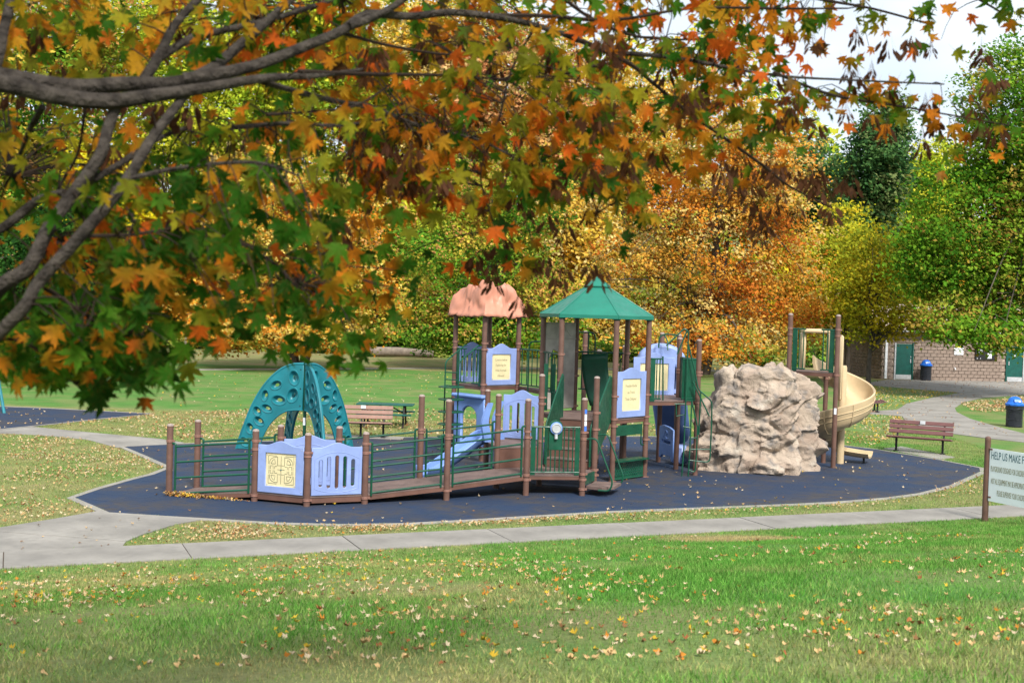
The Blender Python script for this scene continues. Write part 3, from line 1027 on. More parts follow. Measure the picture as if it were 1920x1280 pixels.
# ---- stair from the entry deck up to the hexagon deck
s_a, s_b = PP['K1'] + V((0.08, 0.05, 0)), PP['F2'] + V((-0.08, 0.05, 0))
t_a, t_b = PP['H4'] + V((0.08, -0.03, 0)), PP['H5'] + V((-0.08, -0.03, 0))
st = MB()
NS = 5
stair_parts = []
for i in range(NS):
    f0, f1 = i / NS, (i + 1.0) / NS
    z0, z1 = DZ + (HZD - DZ) * i / NS, DZ + (HZD - DZ) * (i + 1) / NS
    q = [s_a.lerp(t_a, f0), s_b.lerp(t_b, f0), s_b.lerp(t_b, f1), s_a.lerp(t_a, f1)]
    stair_parts.append(([(p.x, p.y) for p in q], z0, z1))
stair = MB().prism(stair_parts[0][0], stair_parts[0][1] + 0.002, stair_parts[0][2]).build('stair', 'skirt', PS)
for i, (q, z0, z1) in enumerate(stair_parts):
    if i:
        MB().prism(q, z0 - 0.02, z1 - 0.027).build('riser', 'skirt', stair)
    MB().prism([(q[0][0], q[0][1] - .02), (q[1][0], q[1][1] - .02), q[2], q[3]], z1 - 0.025, z1 + 0.002).build('tread', 'deck', stair)
for a, b, s in ((s_a, t_a, -1), (s_b, t_b, 1)):
    aa, bb = a + V((s * -0.03, -0.05, 0)), b
    mw = upright(aa, bb, 0)
    L = (bb - aa).length
    put_m('stair_side', plate('stair_side', [(0, DZ + .06), (L * .25, DZ + .12), (L, HZD - .05), (L, HZD + .98), (L * .9, HZD + .98), (0.03, DZ + .98), (0, DZ + .85)], [], 0.03, 0.008), PS, mw, 'green')
    tp = [mw @ V((x, y, 0)) for x, y in ((0, DZ + .06), (0, DZ + .9), (L * .92, HZD + 1.0))]
    MB().tube(fillet(tp, 0.1), 0.02).build('stair_handrail', 'green', PS)
# curved perforated green sheet behind the stair
cs = MB()
c0 = W(1092, 664, 29.6)
c1 = W(1139, 658, 29.2)
grid = []
for i in range(9):
    t = i / 8
    z = 2.85 - 1.25 * t
    for j in range(9):
        u = j / 8
        p = V((c0.x, c0.y, 0)).lerp(V((c1.x, c1.y, 0)), u)
        grid.append(V((p.x + 0.22 * t * t, p.y - 0.25 * t + 0.15 * math.sin(math.pi * t), z + 0.06 * u)))
cs.add(grid, [(i * 9 + j, i * 9 + j + 1, (i + 1) * 9 + j + 1, (i + 1) * 9 + j) for i in range(8) for j in range(8)])
o = cs.build('curved_mesh_climber', 'green', PS, True)
sm = o.modifiers.new('thickness', 'SOLIDIFY')
sm.thickness = 0.025
ribs = MB()
for j in range(17):
    u = j / 16
    ribs.tube([V((c0.x, c0.y, 0)).lerp(V((c1.x, c1.y, 0)), u) + V((0.22 * t * t, -0.25 * t + 0.15 * math.sin(math.pi * t) - 0.02, 2.85 - 1.25 * t + 0.06 * u)) for t in np.linspace(0, 1, 9)], 0.008, 5)
ribs.build('ribbing', 'green', o)

# ---- transfer step at the front right
f1, f2 = PP['F1'], PP['F2']
dn = (f2 - f1).normalized()
ot = V((dn.y, -dn.x, 0))
q = [f1 + ot * 0.06 + dn * 0.1, f1 + ot * 0.42 + dn * 0.02, f1 + ot * 0.62 + dn * 0.30, f2 + ot * 0.62 - dn * 0.02, f2 + ot * 0.06 - dn * 0.08]
stp = MB().prism([(p.x, p.y) for p in q], 0.16, 0.22).build('transfer_step', 'deck', PS)
MB().prism([(f1 + dn * .1 + ot * .02).to_2d(), (f2 - dn * .1 + ot * .02).to_2d(), (f2 - dn * .1 + ot * .04).to_2d(), (f1 + dn * .1 + ot * .04).to_2d()], 0.23, 0.44).build('step_panel', 'green', stp)
for p in (f1, f2):
    MB().tube(fillet([p + V((0, 0, 1.22)) + ot * 0.07, p + V((0, 0, 1.25)) + ot * 0.28, p + V((0, 0, 0.35)) + ot * 0.66, p + V((0, 0, 0.16)) + ot * 0.60, p + V((0, 0, 0.16)) + ot * 0.35], 0.12), 0.019).build('grab_rail', 'green', stp)
# height sticker on the front post
for zz, hh, mm in ((1.80, .09, 'bluewhite'), (1.68, .13, 'white'), (1.55, .10, 'white'), (1.44, .10, 'bluewhite')):
    a = np.linspace(-.9, 0.0, 6) - 0.6
    vs = [V((f1.x + .0655 * math.cos(t), f1.y + .0655 * math.sin(t), z)) for z in (zz - hh / 2, zz + hh / 2) for t in a]
    MB().add(vs, [(i, i + 1, 7 + i, 6 + i) for i in range(5)]).build('height_sticker', mm, PS)

# ---- shop counter below the lettered panel
a_, b_ = panel_span('H5', 'H0', 0.07)
Lc = (b_ - a_).length
mwc = upright(a_, b_, 0)
dots = [[(x + .012 * math.cos(t), y + .012 * math.sin(t)) for t in np.linspace(0, 2 * math.pi, 7)[:-1]] for x, y in ((Lc * .2, .1), (Lc * .35, .16), (Lc * .5, .09), (Lc * .62, .17), (Lc * .78, .11), (Lc * .88, .18))]
put_m('shop_fascia', plate('shop_fascia', [(0, 0), (Lc * .92, 0), (Lc * .92, .24), (0, .24)], dots, 0.03, 0.003), PS, mwc @ Matrix.Translation((0, 1.06, 0)), 'green')
MB().tube(fillet([mwc @ V((Lc * .9, 1.07, 0)), mwc @ V((Lc * .9, .80, 0)), mwc @ V((Lc, .80, 0))], 0.08), 0.016).build('shop_bracket', 'green', PS)
cnt = MB()
cnt.prism([(mwc @ V(p)).to_2d() for p in ((-.02, 0, .16), (Lc + .02, 0, .16), (Lc + .02, 0, -.12), (-.02, 0, -.12))], 0.47, 0.505)
cnto = cnt.build('shop_counter', 'green', PS)
perf = []
for i in range(14):
    for j in range(6):
        x, y = Lc * (i + .6 + .4 * (j % 2)) / 15, 0.05 + j * 0.058
        perf.append([(x + .019 * math.cos(t), y + .019 * math.sin(t)) for t in np.linspace(0, 2 * math.pi, 7)[:-1]])
put_m('counter_mesh', plate('counter_mesh', [(0, 0), (Lc, 0), (Lc, .40), (0, .40)], perf, 0.015, 0.002), cnto, mwc @ Matrix.Translation((0, 0.07, 0)), 'green')
MB().tube([mwc @ V((-.03, .06, 0)), mwc @ V((Lc + .03, .06, 0))], 0.022).build('counter_rail', 'green', cnto)

# ---- grey moulded climbing wall at the back of the hexagon
a_, b_ = panel_span('H3', 'H2', 0.06)
Lg = (b_ - a_).length
hole = [(Lg * .10, 0.45), (Lg * .42, .32), (Lg * .52, .5), (Lg * .46, 0.85), (Lg * .60, 1.1), (Lg * .48, 1.38), (Lg * .26, 1.46), (Lg * .12, 1.2)]
gw = put_m('climbing_wall', plate('climbing_wall', [(0, 0), (Lg, 0), (Lg, 2.12), (0, 2.12)], [hole], 0.07, 0.02), PS, upright(a_, b_, HZD + 0.05), 'greywall')
mwg = upright(a_, b_, HZD + 0.05)
MB().tube([mwg @ V((0, 1.72, .036)), mwg @ V((Lg, 1.72, .036))], 0.012, 6).build('wall_seam', 'greywall', gw)
MB().tube([mwg @ V((Lg * .55, 2.08, .036)), mwg @ V((Lg * .82, 1.78, .036))], 0.008, 6).build('wall_crease', 'greywall', gw)
# arch handholds at the two deck openings
def hoop(pts, parent=PS, name='hand_hoop', r=0.019, fr=0.14):
    return MB().tube(fillet(pts, fr), r).build(name, 'green', parent)
p, q = W(992, 650, 29.6), W(1036, 650, 29.2)
hoop([(p.x, p.y, 1.05), (p.x, p.y, 3.12), (q.x, q.y, 3.16), (q.x, q.y, 2.45)])
p, q = W(1092, 640, 30.2), W(1116, 640, 30.0)
hoop([(p.x - .3, p.y, 3.38), (q.x, q.y, 3.38), (q.x, q.y, 2.7)])
hoop([(p.x + .14, p.y - .2, 3.36), (p.x + .14, p.y - .2, 2.7)], fr=0.02)
for x in (1024, 1038):
    p = W(x, 700, 28.2)
    MB().box((p.x, p.y, 2.1), (0.10, 0.03, 1.1)).build('door_plate', 'green', PS)

# ---- terracotta canyon roof
RC = (G1 + G3) / 2
ax = math.atan2((G3 - G2).y, (G3 - G2).x)
nth, nt_ = 96, 16
vs, fs = [], []
for i in range(nt_ + 1):
    t = i / nt_
    for j in range(nth):
        th_ = 2 * math.pi * j / nth
        c_, s_ = math.cos(th_), math.sin(th_)
        sq = 0.80 / max(abs(c_), abs(s_)) ** 0.85
        nq = V((1.6 * c_ + 5, 1.6 * s_, 1.1 * t))
        fold = 0.24 * noise.noise(nq * 1.25) * (0.25 + 0.9 * math.sin(math.pi * min(1, t * 1.1))) + 0.10 * (0.5 - abs(noise.noise(nq * 2.4 + V((2, 7, 1))))) + 0.05 * noise.noise(nq * 4)
        r_ = sq * (1.0 - 0.42 * t ** 0.85) + fold * (1 - 0.5 * t)
        if t > 0.8:
            r_ *= 1 - ((t - 0.8) / 0.2) ** 2 * 0.999
        z = 3.70 + 0.74 * min(1, t / 0.8) ** 0.9 + 0.30 * noise.noise(nq * 1.9 + V((0, 3, 9))) * t * (1 if t < .8 else (1 - t) / .2) + (0.07 * noise.noise(nq * 3.5) if t < .07 else 0)
        z += 0.10 * max(0, math.sin(3 * th_ + 2.2)) * math.exp(-((t - 0.78) / 0.1) ** 2) - 0.05 * max(0, (t - .85))
        x_, y_ = r_ * c_, r_ * s_
        vs.append((RC.x + x_ * math.cos(ax) - y_ * math.sin(ax), RC.y + x_ * math.sin(ax) + y_ * math.cos(ax), z))
for i in range(nt_):
    for j in range(nth):
        fs.append((i * nth + j, i * nth + (j + 1) % nth, (i + 1) * nth + (j + 1) % nth, (i + 1) * nth + j))
cro = MB().add(vs, fs).build('canyon_roof', 'canyon', PS, True)
cro.modifiers.new('thickness', 'SOLIDIFY').thickness = 0.03

# ---- green hexagon roof: six sheets, a fascia and a cap
roof_root = None
RR = HR + 0.10
EZ, AZ = 3.83, 4.66
vts = [hexp(348 + 60 * i, RR) for i in range(6)]
apex = V((HC.x, HC.y, AZ))
for i in range(6):
    a, b = vts[i], vts[(i + 1) % 6]
    k_ = 0.13
    qa, qb = V((a.x, a.y, EZ)), V((b.x, b.y, EZ))
    ta_, tb_ = qa.lerp(apex, 1 - k_), qb.lerp(apex, 1 - k_)
    dz = V((0, 0, -0.03))
    o = MB().add([qa, qb, tb_, ta_, qa + dz, qb + dz, tb_ + dz, ta_ + dz], [(0, 1, 2, 3), (7, 6, 5, 4), (0, 4, 5, 1), (1, 5, 6, 2), (2, 6, 7, 3), (3, 7, 4, 0)]).build('roof_sheet', 'greenlt', PS)
    MB().tube([qa + V((0, 0, .004)), ta_ + V((0, 0, .004))], 0.012, 6).build('hip_seam', 'greenlt', o)
    d = (qb - qa).normalized()
    MB().box((qa + qb) / 2 + V((0, 0, -0.055)), ((qb - qa).length - .01, 0.02, 0.05), Matrix.Rotation(math.atan2(d.y, d.x), 3, 'Z')).build('fascia', 'greenlt', o)
cap = MB()
cv = [hexp(348 + 60 * i, RR * 0.235) for i in range(6)]
cap.add([V((p.x, p.y, EZ + (AZ - EZ) * .80)) for p in cv] + [V((p.x, p.y, EZ + (AZ - EZ) * .835)) for p in cv] + [V((HC.x, HC.y, AZ + 0.09))],
        [(i, (i + 1) % 6, 6 + (i + 1) % 6, 6 + i) for i in range(6)] + [(6 + i, 6 + (i + 1) % 6, 12) for i in range(6)] + [(5, 4, 3, 2, 1, 0)])
cap.build('roof_cap', 'greenlt', PS)
for a in (348, 48, 108, 168, 228, 288):
    p = hexp(a)
    MB().lathe([(0.07, 3.72), (0.085, 3.74), (0.085, 3.78), (0.075, 3.81)], 14, (p.x, p.y, 0)).build('post_collar', 'green', PS)

# ---- tube ladder with handrails at the upper deck
p, q = W(1241, 750, 28.8), W(1284, 750, 28.6)
D0 = 28.75
def wl(pts, Y=D0, r=0.018, name='ladder_rail', fr=0.10, parent=PS):
    return MB().tube(fillet([W(x, y, Y + (dy[0] if dy else 0)) for x, y, *dy in pts], fr), r).build(name, 'green', parent)
ladr = wl([(1243, 668), (1243, 752), (1247, 757), (1284, 757)])
wl([(1249, 648), (1284, 615), (1291, 622), (1288, 700), (1282, 845), (1278, 894)], parent=ladr)
wl([(1289, 640), (1302, 690), (1309, 730), (1335, 752), (1334, 800), (1331, 862), (1326, 866), (1306, 864)], parent=ladr)
wl([(1270, 664), (1288, 620)], parent=ladr)
wl([(1299, 715), (1330, 780)], parent=ladr)
wl([(1297, 752), (1308, 800)], parent=ladr)
wl([(1297, 752), (1294, 830), (1290, 899)], parent=ladr)
wl([(1308, 798), (1306, 850), (1303, 886), (1290, 880)], parent=ladr)
wl([(1314, 735), (1310, 815)], parent=ladr)
for a, b in (((1268, 757), (1268, 777)), ((1268, 780), (1283, 777)), ((1281, 799), (1295, 802)), ((1294, 823), (1309, 819)), ((1294, 842), (1331, 842)), ((1291, 862), (1306, 864))):
    wl([a, b], name='rung', parent=ladr, r=0.015)
hoop([W(1235, 652, 30.6), W(1236, 632, 30.6), W(1246, 626, 30.6), W(1272, 628, 30.4)])
hoop([W(1246, 628, 30.6), W(1252, 640, 30.5), W(1252, 656, 30.4)], fr=.05)

# ---- blue double chute leaving the upper deck at the back, hood and seat under the deck
chb = chute('back_slide', [(4.0, 30.9, 1.88), (4.1, 31.4, 1.80), (4.3, 32.2, 1.1), (4.5, 33.0, 0.42), (4.6, 33.8, 0.30)], 0.42, 0.24, 'bluedk', PS)
hd = [(3.27, 1.9), (4.5, 1.9), (4.5, 2.68)] + [(3.885 + .615 * math.cos(t), 2.68 + .46 * math.sin(t)) for t in np.linspace(0, math.pi, 14)][1:]
put_m('slide_hood', plate('slide_hood', [(x - 3.27, y) for x, y in hd], [[(.22, 1.95), (1.0, 1.95), (1.0, 2.5), (.62, 2.72), (.22, 2.5)]], 0.55, 0.08), chb, upright((3.27, 31.1), (4.5, 31.1), 0), 'blue')
# small seat with back panel standing on the rubber
sa, sb = W(1237, 840, 31.2), W(1263, 850, 30.5)
mws = upright(sa, sb, 0.06)
Ls = V((sb.x - sa.x, sb.y - sa.y, 0)).length
sp_ = put_m('seat_back_panel', plate('seat_back_panel', [(0, 0.12), (Ls * .12, 0.12), (Ls * .2, .2), (Ls * .8, .2), (Ls * .88, .08), (Ls, .08), (Ls, .88), (Ls * .7, .95), (Ls * .3, .98), (0, .93)], [slot_ for slot_ in [[(Ls * .2, .52), (Ls * .8, .50), (Ls * .8, .58), (Ls * .2, .60)]]], 0.06, 0.015), PS, mws, 'bluedk')
em = MB()
for pts in ([(.3, .66), (.4, .74), (.5, .70), (.6, .8)], [(.4, .74), (.45, .84), (.55, .84), (.6, .78)], [(.5, .7), (.55, .64), (.66, .66)]):
    em.tube([mws @ V((Ls * x, y, 0.032)) for x, y in pts], 0.012, 6)
em.build('embossed_figure', 'bluedk', sp_)
ss = W(1276, 838, 30.9)
MB().box((ss.x, ss.y, 0.30), (0.36, 0.42, 0.48), Matrix.Rotation(R(-30), 3, 'Z'), 0.06).build('seat_block', 'blue', PS, True)

# ================================================================== ROCK AND SPIRAL SLIDE TOWER
RT_ = empty('rock_slide_tower', (7.2, 30.5, 0), 'sculpted tan boulder climber joined to a tower with a tan spiral slide', 'play structure')
foot = [V((4.72, 30.0, 0)), V((5.4, 29.6, 0)), V((6.4, 29.5, 0)), V((7.12, 29.5, 0)), V((7.24, 29.62, 0)), V((7.20, 30.15, 0)), V((7.35, 30.28, 0)), V((7.95, 30.40, 0)), V((8.05, 30.75, 0)), V((7.7, 31.3, 0)), V((6.6, 31.6, 0)), V((5.3, 31.3, 0)), V((4.75, 30.7, 0))]
ROCK_SEED = 2
def nvec(v):                              # smooth noise as a vector
    v = v + V((ROCK_SEED * 3.7, 0, 0))
    return V((noise.noise(v), noise.noise(v + V((31.4, 7.2, 1.9))), noise.noise(v + V((5.3, 47.1, 12.7)))))
nth, nz_ = 300, 140
fl = list(foot)
per = [0]
for i in range(len(fl)):
    per.append(per[-1] + (fl[(i + 1) % len(fl)] - fl[i]).length)
def footp(u):
    s_ = (u % 1) * per[-1]
    for i in range(len(fl)):
        if s_ <= per[i + 1]:
            return fl[i].lerp(fl[(i + 1) % len(fl)], (s_ - per[i]) / (per[i + 1] - per[i]))
    return fl[0]
cen = sum(fl, V()) / len(fl) + V((0.1, 0.1, 0))
def topz(x):
    return float(np.interp(x, [4.7, 5.0, 5.3, 5.75, 6.4, 7.0, 7.6, 8.0], [1.60, 1.95, 2.32, 2.62, 2.78, 2.66, 2.48, 2.40]))
vs, fs = [], []
for i in range(nz_ + 1):
    t = i / nz_
    for j in range(nth):
        p = footp(j / nth)
        ph = t * math.pi / 2
        k_ = max(0.0, math.cos(ph)) ** 0.20
        q = cen + (p - cen) * (k_ * (1 - 0.04 * t))
        q = V((q.x, q.y, topz(q.x) * math.sin(ph) ** 0.85))
        nrm = (p - cen).normalized() * (1 - t ** 3) + V((0, 0, 1)) * t ** 3
        warp = nvec(q * 0.9) * 0.40 + nvec(q * 2.6) * 0.12
        sk = V((q.x + warp.x + 0.35 * q.z, q.y + warp.y, q.z + warp.z - 0.30 * q.x))
        e = V((sk.x * 0.9, sk.y * 0.9, sk.z * 1.6))
        dd, pp_ = noise.voronoi(e)
        crack = dd[1] - dd[0]
        hd_ = nvec(V(pp_[0]) * 7.3)
        tilt = (e - V(pp_[0])).dot(hd_)
        e2 = V((sk.x * 3.1 + 4, sk.y * 3.1, sk.z * 4.6))
        d2, p2 = noise.voronoi(e2)
        tilt2 = (e2 - V(p2[0])).dot(nvec(V(p2[0]) * 5.1))
        rd = noise.ridged_multi_fractal(sk * 1.3 + V((3, 1, 7)), 0.9, 2.1, 6, 0.9, 2.0) - 1.2
        flow = abs(noise.noise(V((sk.x * 0.9, sk.y * 0.9, sk.z * 4.5))))
        fa, fb = min(1, crack / 0.16), min(1, (d2[1] - d2[0]) / 0.20)
        fa, fb = fa * fa * (3 - 2 * fa), fb * fb * (3 - 2 * fb)
        d = fa * (0.50 * tilt + 0.22 * hd_.x + 0.07) + fb * 0.17 * tilt2 + 0.02 * fb - 0.04 + 0.085 * rd - 0.17 * flow + 0.018 * noise.noise(q * 11)
        d = max(-0.34, min(0.32, d))
        vs.append(q + nrm * d * (1 if t > 0 else 0.6))
for i in range(nz_):
    for j in range(nth):
        fs.append((i * nth + j, i * nth + (j + 1) % nth, (i + 1) * nth + (j + 1) % nth, (i + 1) * nth + j))
fs.append(tuple(nz_ * nth + j for j in range(nth)))
rk = MB().add(vs, fs).build('boulder', 'rock', RT_)
rk.data.polygons.foreach_set('use_smooth', [True] * len(rk.data.polygons))
rk.data.set_sharp_from_angle(angle=R(38))
smo = rk.modifiers.new('weathering', 'SMOOTH')
smo.factor = 0.5
smo.iterations = 2
SPD = 2.50
pr = V((8.48, 31.26, 0))
pl = W(1481, 640, 32.0)
plv = V((pl.x, pl.y, 0))
for p in (pr, plv, plv + V((0.35, 1.1, 0)), pr + V((0.0, 1.0, 0))):
    tall = p in (pr, plv)
    post('R%d' % len(POST), p.x, p.y, 4.02 if tall else 2.45, (2.44, 3.46, 3.62) if tall else (2.3,), RT_)
deck('slide_deck', [plv, pr, pr + V((0, 1.0, 0)), plv + V((.35, 1.1, 0))], SPD, 0.12, parent=RT_)
bd = (pr - plv).normalized()
bal_barrier(plv, plv + bd * 0.52, SPD + 0.03, 1.08, 2, solid=(0.13, 0.0), parent=RT_)
bal_barrier(pr - bd * 0.52, pr, SPD + 0.03, 1.08, 2, solid=(0.0, 0.13), parent=RT_)
stk = [V((pr.x + .066 * math.cos(t), pr.y + .066 * math.sin(t), z)) for z in (1.42, 1.58) for t in np.linspace(-2.3, -1.3, 6)]
MB().add(stk, [(i, i + 1, 7 + i, 6 + i) for i in range(5)]).build('sticker', 'white', RT_)
SC_ = V((8.93, 32.25, 0))
def helix_slide():
    prof = [(0.10, 0.16), (0.13, 0.02), (0.22, -0.08), (0.45, -0.15), (0.66, -0.11), (0.79, 0.02), (0.86, 0.24), (0.88, 0.42), (0.92, 0.45), (0.95, 0.42), (0.93, 0.22), (0.86, -0.03), (0.71, -0.17), (0.45, -0.21), (0.20, -0.14), (0.07, 0.0)]
    prof = [(r_ * .90, z_) for r_, z_ in prof]
    n = len(prof)
    vs, fs = [], []
    m_ = 60
    a0, a1 = 150, -268
    for i in range(m_ + 1):
        t = i / m_
        a = R(a0 + (a1 - a0) * t)
        z = 2.46 - 2.05 * (t * 0.94 + 0.06 * math.sin(math.pi * t))
        for r_, h_ in prof:
            vs.append((SC_.x + r_ * math.cos(a), SC_.y + r_ * math.sin(a), z + h_))
    for i in range(m_):
        for j in range(n):
            fs.append((i * n + j, i * n + (j + 1) % n, (i + 1) * n + (j + 1) % n, (i + 1) * n + j))
    fs += [tuple(range(n)), tuple(m_ * n + j for j in range(n))]
    o = MB().add(vs, fs).build('spiral_slide', 'tan', RT_, True)
    rib = MB()
    for k_ in range(8):
        t = (k_ + 0.5) / 8
        a = R(a0 + (a1 - a0) * t)
        z = 2.46 - 2.05 * (t * 0.94 + 0.06 * math.sin(math.pi * t))
        rib.tube([(SC_.x + r_ * math.cos(a), SC_.y + r_ * math.sin(a), z + h_) for r_, h_ in ((.86, .41), (.846, .22), (.783, -.03), (.648, -.18), (.405, -.22), (.18, -.15))], 0.014, 6)
    rib.build('joint_rib', 'tan', o)
    for hh in (0.10, 0.24):
        MB().tube([(SC_.x + (.778 + .27 * hh) * math.cos(R(a0 + (a1 - a0) * i / 60)), SC_.y + (.778 + .27 * hh) * math.sin(R(a0 + (a1 - a0) * i / 60)), 2.46 - 2.05 * (i / 60 * 0.94 + 0.06 * math.sin(math.pi * i / 60)) + hh) for i in range(61)], 0.016, 6).build('moulded_groove', 'tan', o)
    MB().lathe([(0.10, 0), (0.10, 2.6), (0.08, 2.66)], 16, SC_).build('centre_column', 'tan', o, True)
    # exit chute to the right
    ex = SC_ + V((0.0, 0.5, 0))
    chute('exit_chute', [(ex.x - .02, ex.y, 0.33), (ex.x + .25, ex.y - .08, 0.26), (ex.x + .6, ex.y - .25, 0.22), (ex.x + .85, ex.y - .38, 0.21)], 0.30, 0.12, 'tan', o)
    MB().tube([(ex.x + .7, ex.y - .3, 0), (ex.x + .7, ex.y - .3, .2)], 0.03).build('exit_leg', 'black', o)
    # entrance hood
    hw = MB()
    e0, e1 = W(1507, 640, 32.6), W(1558, 640, 32.3)
    for e in (e0, e1):
        hw.box((e.x, e.y + .1, SPD + 0.50), (0.12, 0.34, 1.05), None, 0.05)
    hw.box(((e0.x + e1.x) / 2, (e0.y + e1.y) / 2 + .1, SPD + 1.06), (e1.x - e0.x + .16, 0.30, 0.12), None, 0.04)
    hw.build('entrance_hood', 'tan', o, True)
    hb = W(1574, 680, 32.2)
    MB().box((hb.x, hb.y, SPD + .10), (0.10, 0.42, 1.75), None, 0.04).build('hood_fin', 'tan', o, True)
helix_slide()
gb = W(1546, 740, 37.5)

# ================================================================== TEAL ARCH CLIMBER
TC = V((-5.36, 31.3, 0))
TP = empty('arch_climber', TC, 'teal plastic climber of arched panels with oval holds around a green pole', 'climber')
MB().lathe([(0.045, 0), (0.045, 2.36), (0.055, 2.36), (0.055, 2.39), (0.03, 2.42)], 14, TC).build('pole', 'green', TP, True)
outer = [(0.05, 2.30), (0.35, 2.28), (0.65, 2.15), (0.95, 1.90), (1.22, 1.55), (1.45, 1.12), (1.62, 0.68), (1.76, 0.28), (1.84, 0.0)]
inner = [(1.22, 0.0), (1.14, 0.30), (1.0, 0.60), (0.80, 0.85), (0.55, 1.03), (0.28, 1.09), (0.05, 1.09)]
def smooth2(pts, k):
    return [(p.x, p.y) for p in catmull([V((a, b, 0)) for a, b in pts], k)]
out = smooth2(outer, 5) + smooth2(inner, 5)
holds = [(0.30, 1.93, .12, .17, -12), (0.78, 1.72, .14, .10, -25), (0.33, 1.47, .13, .17, 20), (0.70, 1.33, .17, .11, 8), (1.08, 1.44, .08, .13, 8), (1.02, 1.10, .14, .09, 22), (1.28, 1.02, .12, .09, 55), (1.22, .76, .14, .09, 35), (1.47, .56, .09, .13, -15), (1.33, .42, .08, .14, -10), (1.60, .20, .13, .09, 40)]
def ell(cx, cy, a, b, r, k, s=1.0):
    c_, s_ = math.cos(R(r)), math.sin(R(r))
    return [(cx + s * (a * math.cos(t) * c_ - b * math.sin(t) * s_), cy + s * (a * math.cos(t) * s_ + b * math.sin(t) * c_)) for t in np.linspace(0, 2 * math.pi, k + 1)[:-1]]
holds = [(a, b, c * 1.2, d * 1.2, e) for a, b, c, d, e in holds]
for az in (172, 297, 55, 116):
    d = V((math.cos(R(az)), math.sin(R(az)), 0))
    mw = upright(TC, TC + d, 0.02)
    pn_ = put_m('arch_panel', plate('arch_panel', out, [ell(*h, 20, 0.80) for h in holds], 0.07, 0.018), TP, mw, 'teal')
    face = 1 if (mw.to_3x3() @ V((0, 0, 1))).y < 0 else -1
    for h in holds:
        mb = MB()
        n = 20
        vs = []
        for s_, zz in ((1.08, .034), (1.0, .052), (0.88, .046), (0.74, .0), (0.52, -.05), (0.34, -.06)):
            vs += [mw @ V((x, y, zz * face)) for x, y in ell(*h, n, s_)]
        fs = [(i * n + j, i * n + (j + 1) % n, (i + 1) * n + (j + 1) % n, (i + 1) * n + j) for i in range(5) for j in range(n)]
        mb.add(vs, fs).build('hold', 'teal', pn_, True)
    MB().tube([mw @ V((x, y, 0.02 * face)) for x, y in smooth2(outer, 5)], 0.030, 8).build('edge_rim', 'teal', pn_, True)
    MB().tube([mw @ V((x, y, 0.02 * face)) for x, y in smooth2(inner, 5)], 0.026, 8).build('edge_rim', 'teal', pn_, True)
    bl = MB()
    for y in (1.2, 1.65, 2.15):
        bl.tube([mw @ V((.12, y, -.045)), mw @ V((.12, y, .045))], 0.016, 8)
    bl.build('bolt', 'black', pn_)
st_ = [V((TC.x + .048 * math.cos(t), TC.y + .048 * math.sin(t), z)) for z in (.72, .92) for t in np.linspace(-2.4, -.9, 6)]
MB().add(st_, [(i, i + 1, 7 + i, 6 + i) for i in range(5)]).build('sticker', 'white', TP)
# ================================================================== PARK FURNITURE
def bench(at, az, label, slat, L=1.83, nlegs=3, plaque=True, back=True, group='slatted park benches'):
    o = empty('park_bench', at, label, 'bench', group)
    m3 = Matrix.Rotation(az, 3, 'Z')
    def B(name, c, size, mt, rx=0.0, bev=0.012):
        rot = m3 @ Matrix.Rotation(rx, 3, 'X')
        return MB().box(V(at) + m3 @ V(c), size, rot, bev).build(name, mt, o)
    for i in range(5):
        B('seat_slat', (0, -0.30 + i * 0.105, 0.445 - 0.012 * i + (0.012 if i == 0 else 0)), (L, 0.092, 0.042), slat)
    if back:
        for i in range(3):
            B('back_slat', (0, 0.20 + i * 0.045, 0.58 + i * 0.135), (L, 0.040, 0.118), slat, R(-17))
        for x in np.linspace(-L * 0.36, L * 0.36, nlegs):
            B('back_bracket', (x, 0.245, 0.66), (0.05, 0.035, 0.46), 'black', R(-17), 0.004)
    for x in np.linspace(-L * 0.36, L * 0.36, nlegs):
        B('leg', (x, 0.0, 0.21), (0.06, 0.06, 0.42), 'black', 0, 0.004)
        B('seat_bracket', (x, -0.06, 0.412), (0.055, 0.42, 0.022), 'black', 0, 0.003)
        B('foot_plate', (x, 0.0, 0.012), (0.14, 0.16, 0.024), 'black', 0, 0.003)
    if plaque and back:
        B('plaque', (L * 0.02, 0.255, 0.865), (0.15, 0.02, 0.10), 'alum', R(-17), 0.003)
    return o
bench(G(676, 821) + V((0, 0, 0.03)), R(2), 'tan slatted bench behind the teal climber', 'benchb')
v1, v2 = G(1700.6, 846), G(1746, 853)
bench((v1 + v2) / 2 + V((0, 0, 0.028)), R(-27), 'maroon slatted bench facing the rubber near the spiral slide', 'benchr', nlegs=2, L=1.83)
bench(G(1642, 772) + V((0, 0, 0.02)), R(80), 'small backless bench seen end-on by the curved path', 'benchr', nlegs=2, L=1.5, back=False)

